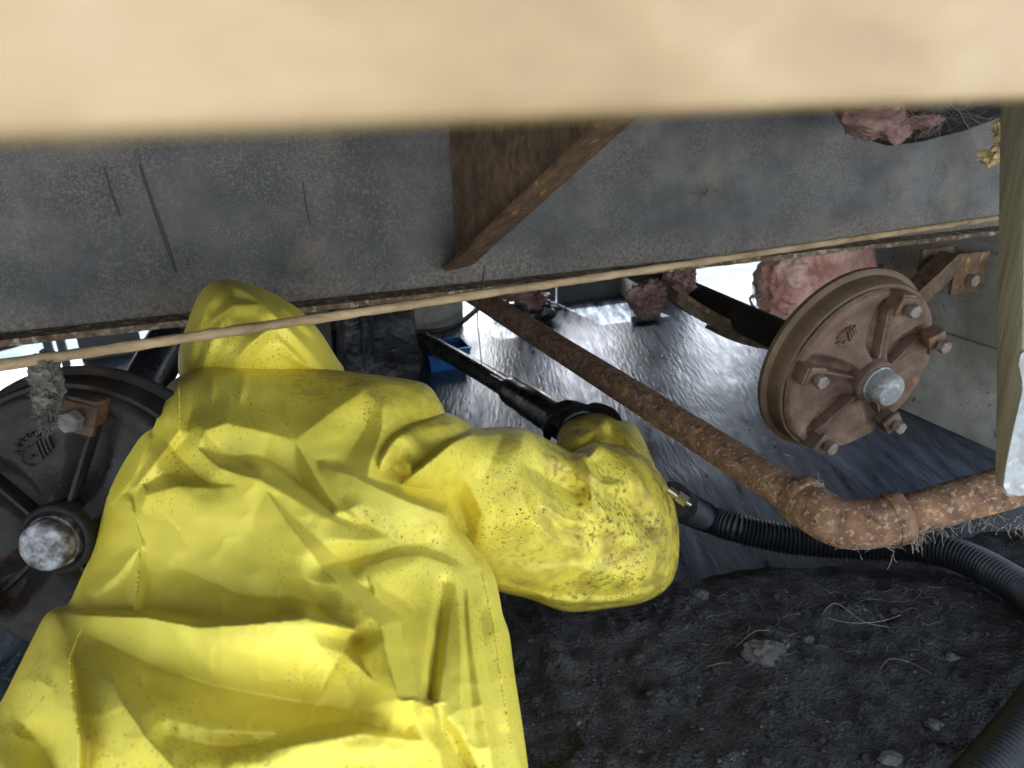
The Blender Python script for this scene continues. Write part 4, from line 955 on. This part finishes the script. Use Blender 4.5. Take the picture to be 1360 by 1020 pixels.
body = put_cloth('coverall', [
    (torso, dict(back=.20, shrink=.16, ground=.05), d_torso),
    (cloth(SLEEVE, 2.6, S_CTRL, 58, .085, S_R, 200, 1.0, 1.2, .7), dict(back=.05, shrink=.25), d_sleeve),
    (cloth(FORE, 3.2, F_CTRL, 30, .05, F_R, 300, .9, 1.2), dict(back=.05, shrink=.25), lambda X: np.full(len(X), .95))], person)
put_cloth('hood', [(cloth(HOOD, 2.6, H_CTRL, 80, .10, H_R, 400, 1.1, 1.4), dict(back=.09, shrink=.3), lambda X: np.full(len(X), .12))], person)
# stitched seams lying on the cloth
def seam(parent, X, z, pts, dash=.0045):
    P2 = dens([p for p in pts] + [p for p in pts[::-1]], 3.0)[:int(sum(math.dist(pts[i], pts[i + 1]) for i in range(len(pts) - 1)) / 3)]
    Q = []
    for p in P2:
        i = int(np.argmin(((X - p) ** 2).sum(1))); Q.append(at(p[0], p[1], float(z[i]) - .0006))
    out = [tube(Q, .0007, 5)]
    for k in range(1, len(Q) - 1, 2): out.append(tube([Q[k], Q[k].lerp(Q[k + 1], .7)], .0011, 5))
    obj('seam', join(*out), 'thread', parent)
seam(body, TX, TZ, [(237, 506), (238, 540), (239, 572), (212, 608), (184, 644)])
seam(body, TX, TZ, [(186, 735), (182, 775), (178, 812)])
seam(body, TX, TZ, [(117, 822), (104, 845), (92, 874), (96, 925), (105, 985)])
seam(body, TX, TZ, [(640, 760), (655, 830), (668, 920), (680, 1000)])
# hips and legs beyond the lower edge of the picture
legs = []
hipc = at(300, 1200, .50)
for s in (-1, 1):
    h0 = hipc + Vector((s * .08, .04, -.10)); kn = Vector((h0.x + s * .06, h0.y - .30, .11)); an = Vector((kn.x, kn.y - .42, .07))
    legs.append(tube(smooth_path([h0, (h0 + kn) / 2, kn, (kn + an) / 2, an], 6), [.12 - .0016 * i for i in range(25)], 20, wob=.03))
obj('trouser_legs', join(*legs), 'suit', person)
# gloved hand closed round the wand
g0 = at(790, 556, 1.315); ax = (wp[2] - wp[3]).normalized(); gz = ZX - ax * ZX.dot(ax); gz.normalize(); gs = ax.cross(gz)
hand = [tube(smooth_path([at(815, 575, 1.32), at(802, 562, 1.35), at(786, 556, 1.37), at(774, 562, 1.38)], 5), [.022, .025, .028, .030, .031, .032] + [.032] * 5 + [.030 - .002 * i for i in range(5)], 16, flat=.62)]
for k in range(4):
    c = wp[3].lerp(wp[2], .03 + .075 * k) ; r = .040
    P = [c + (gz * math.cos(t) + gs * math.sin(t)) * r for t in np.linspace(-1.2, 2.6 - .18 * abs(k - 1), 9)]
    hand.append(tube(P, [.0105, .0105, .0108, .0105, .0102, .010, .0098, .009, .006], 10))
P = [wp[3].lerp(wp[2], .1) + (gz * math.cos(t) - gs * math.sin(t)) * .043 + ax * (.02 * t) for t in np.linspace(-.6, 2.0, 7)]
hand.append(tube(P, [.012, .0125, .012, .0115, .011, .010, .007], 10))
obj('glove', join(*hand), 'glove', person)
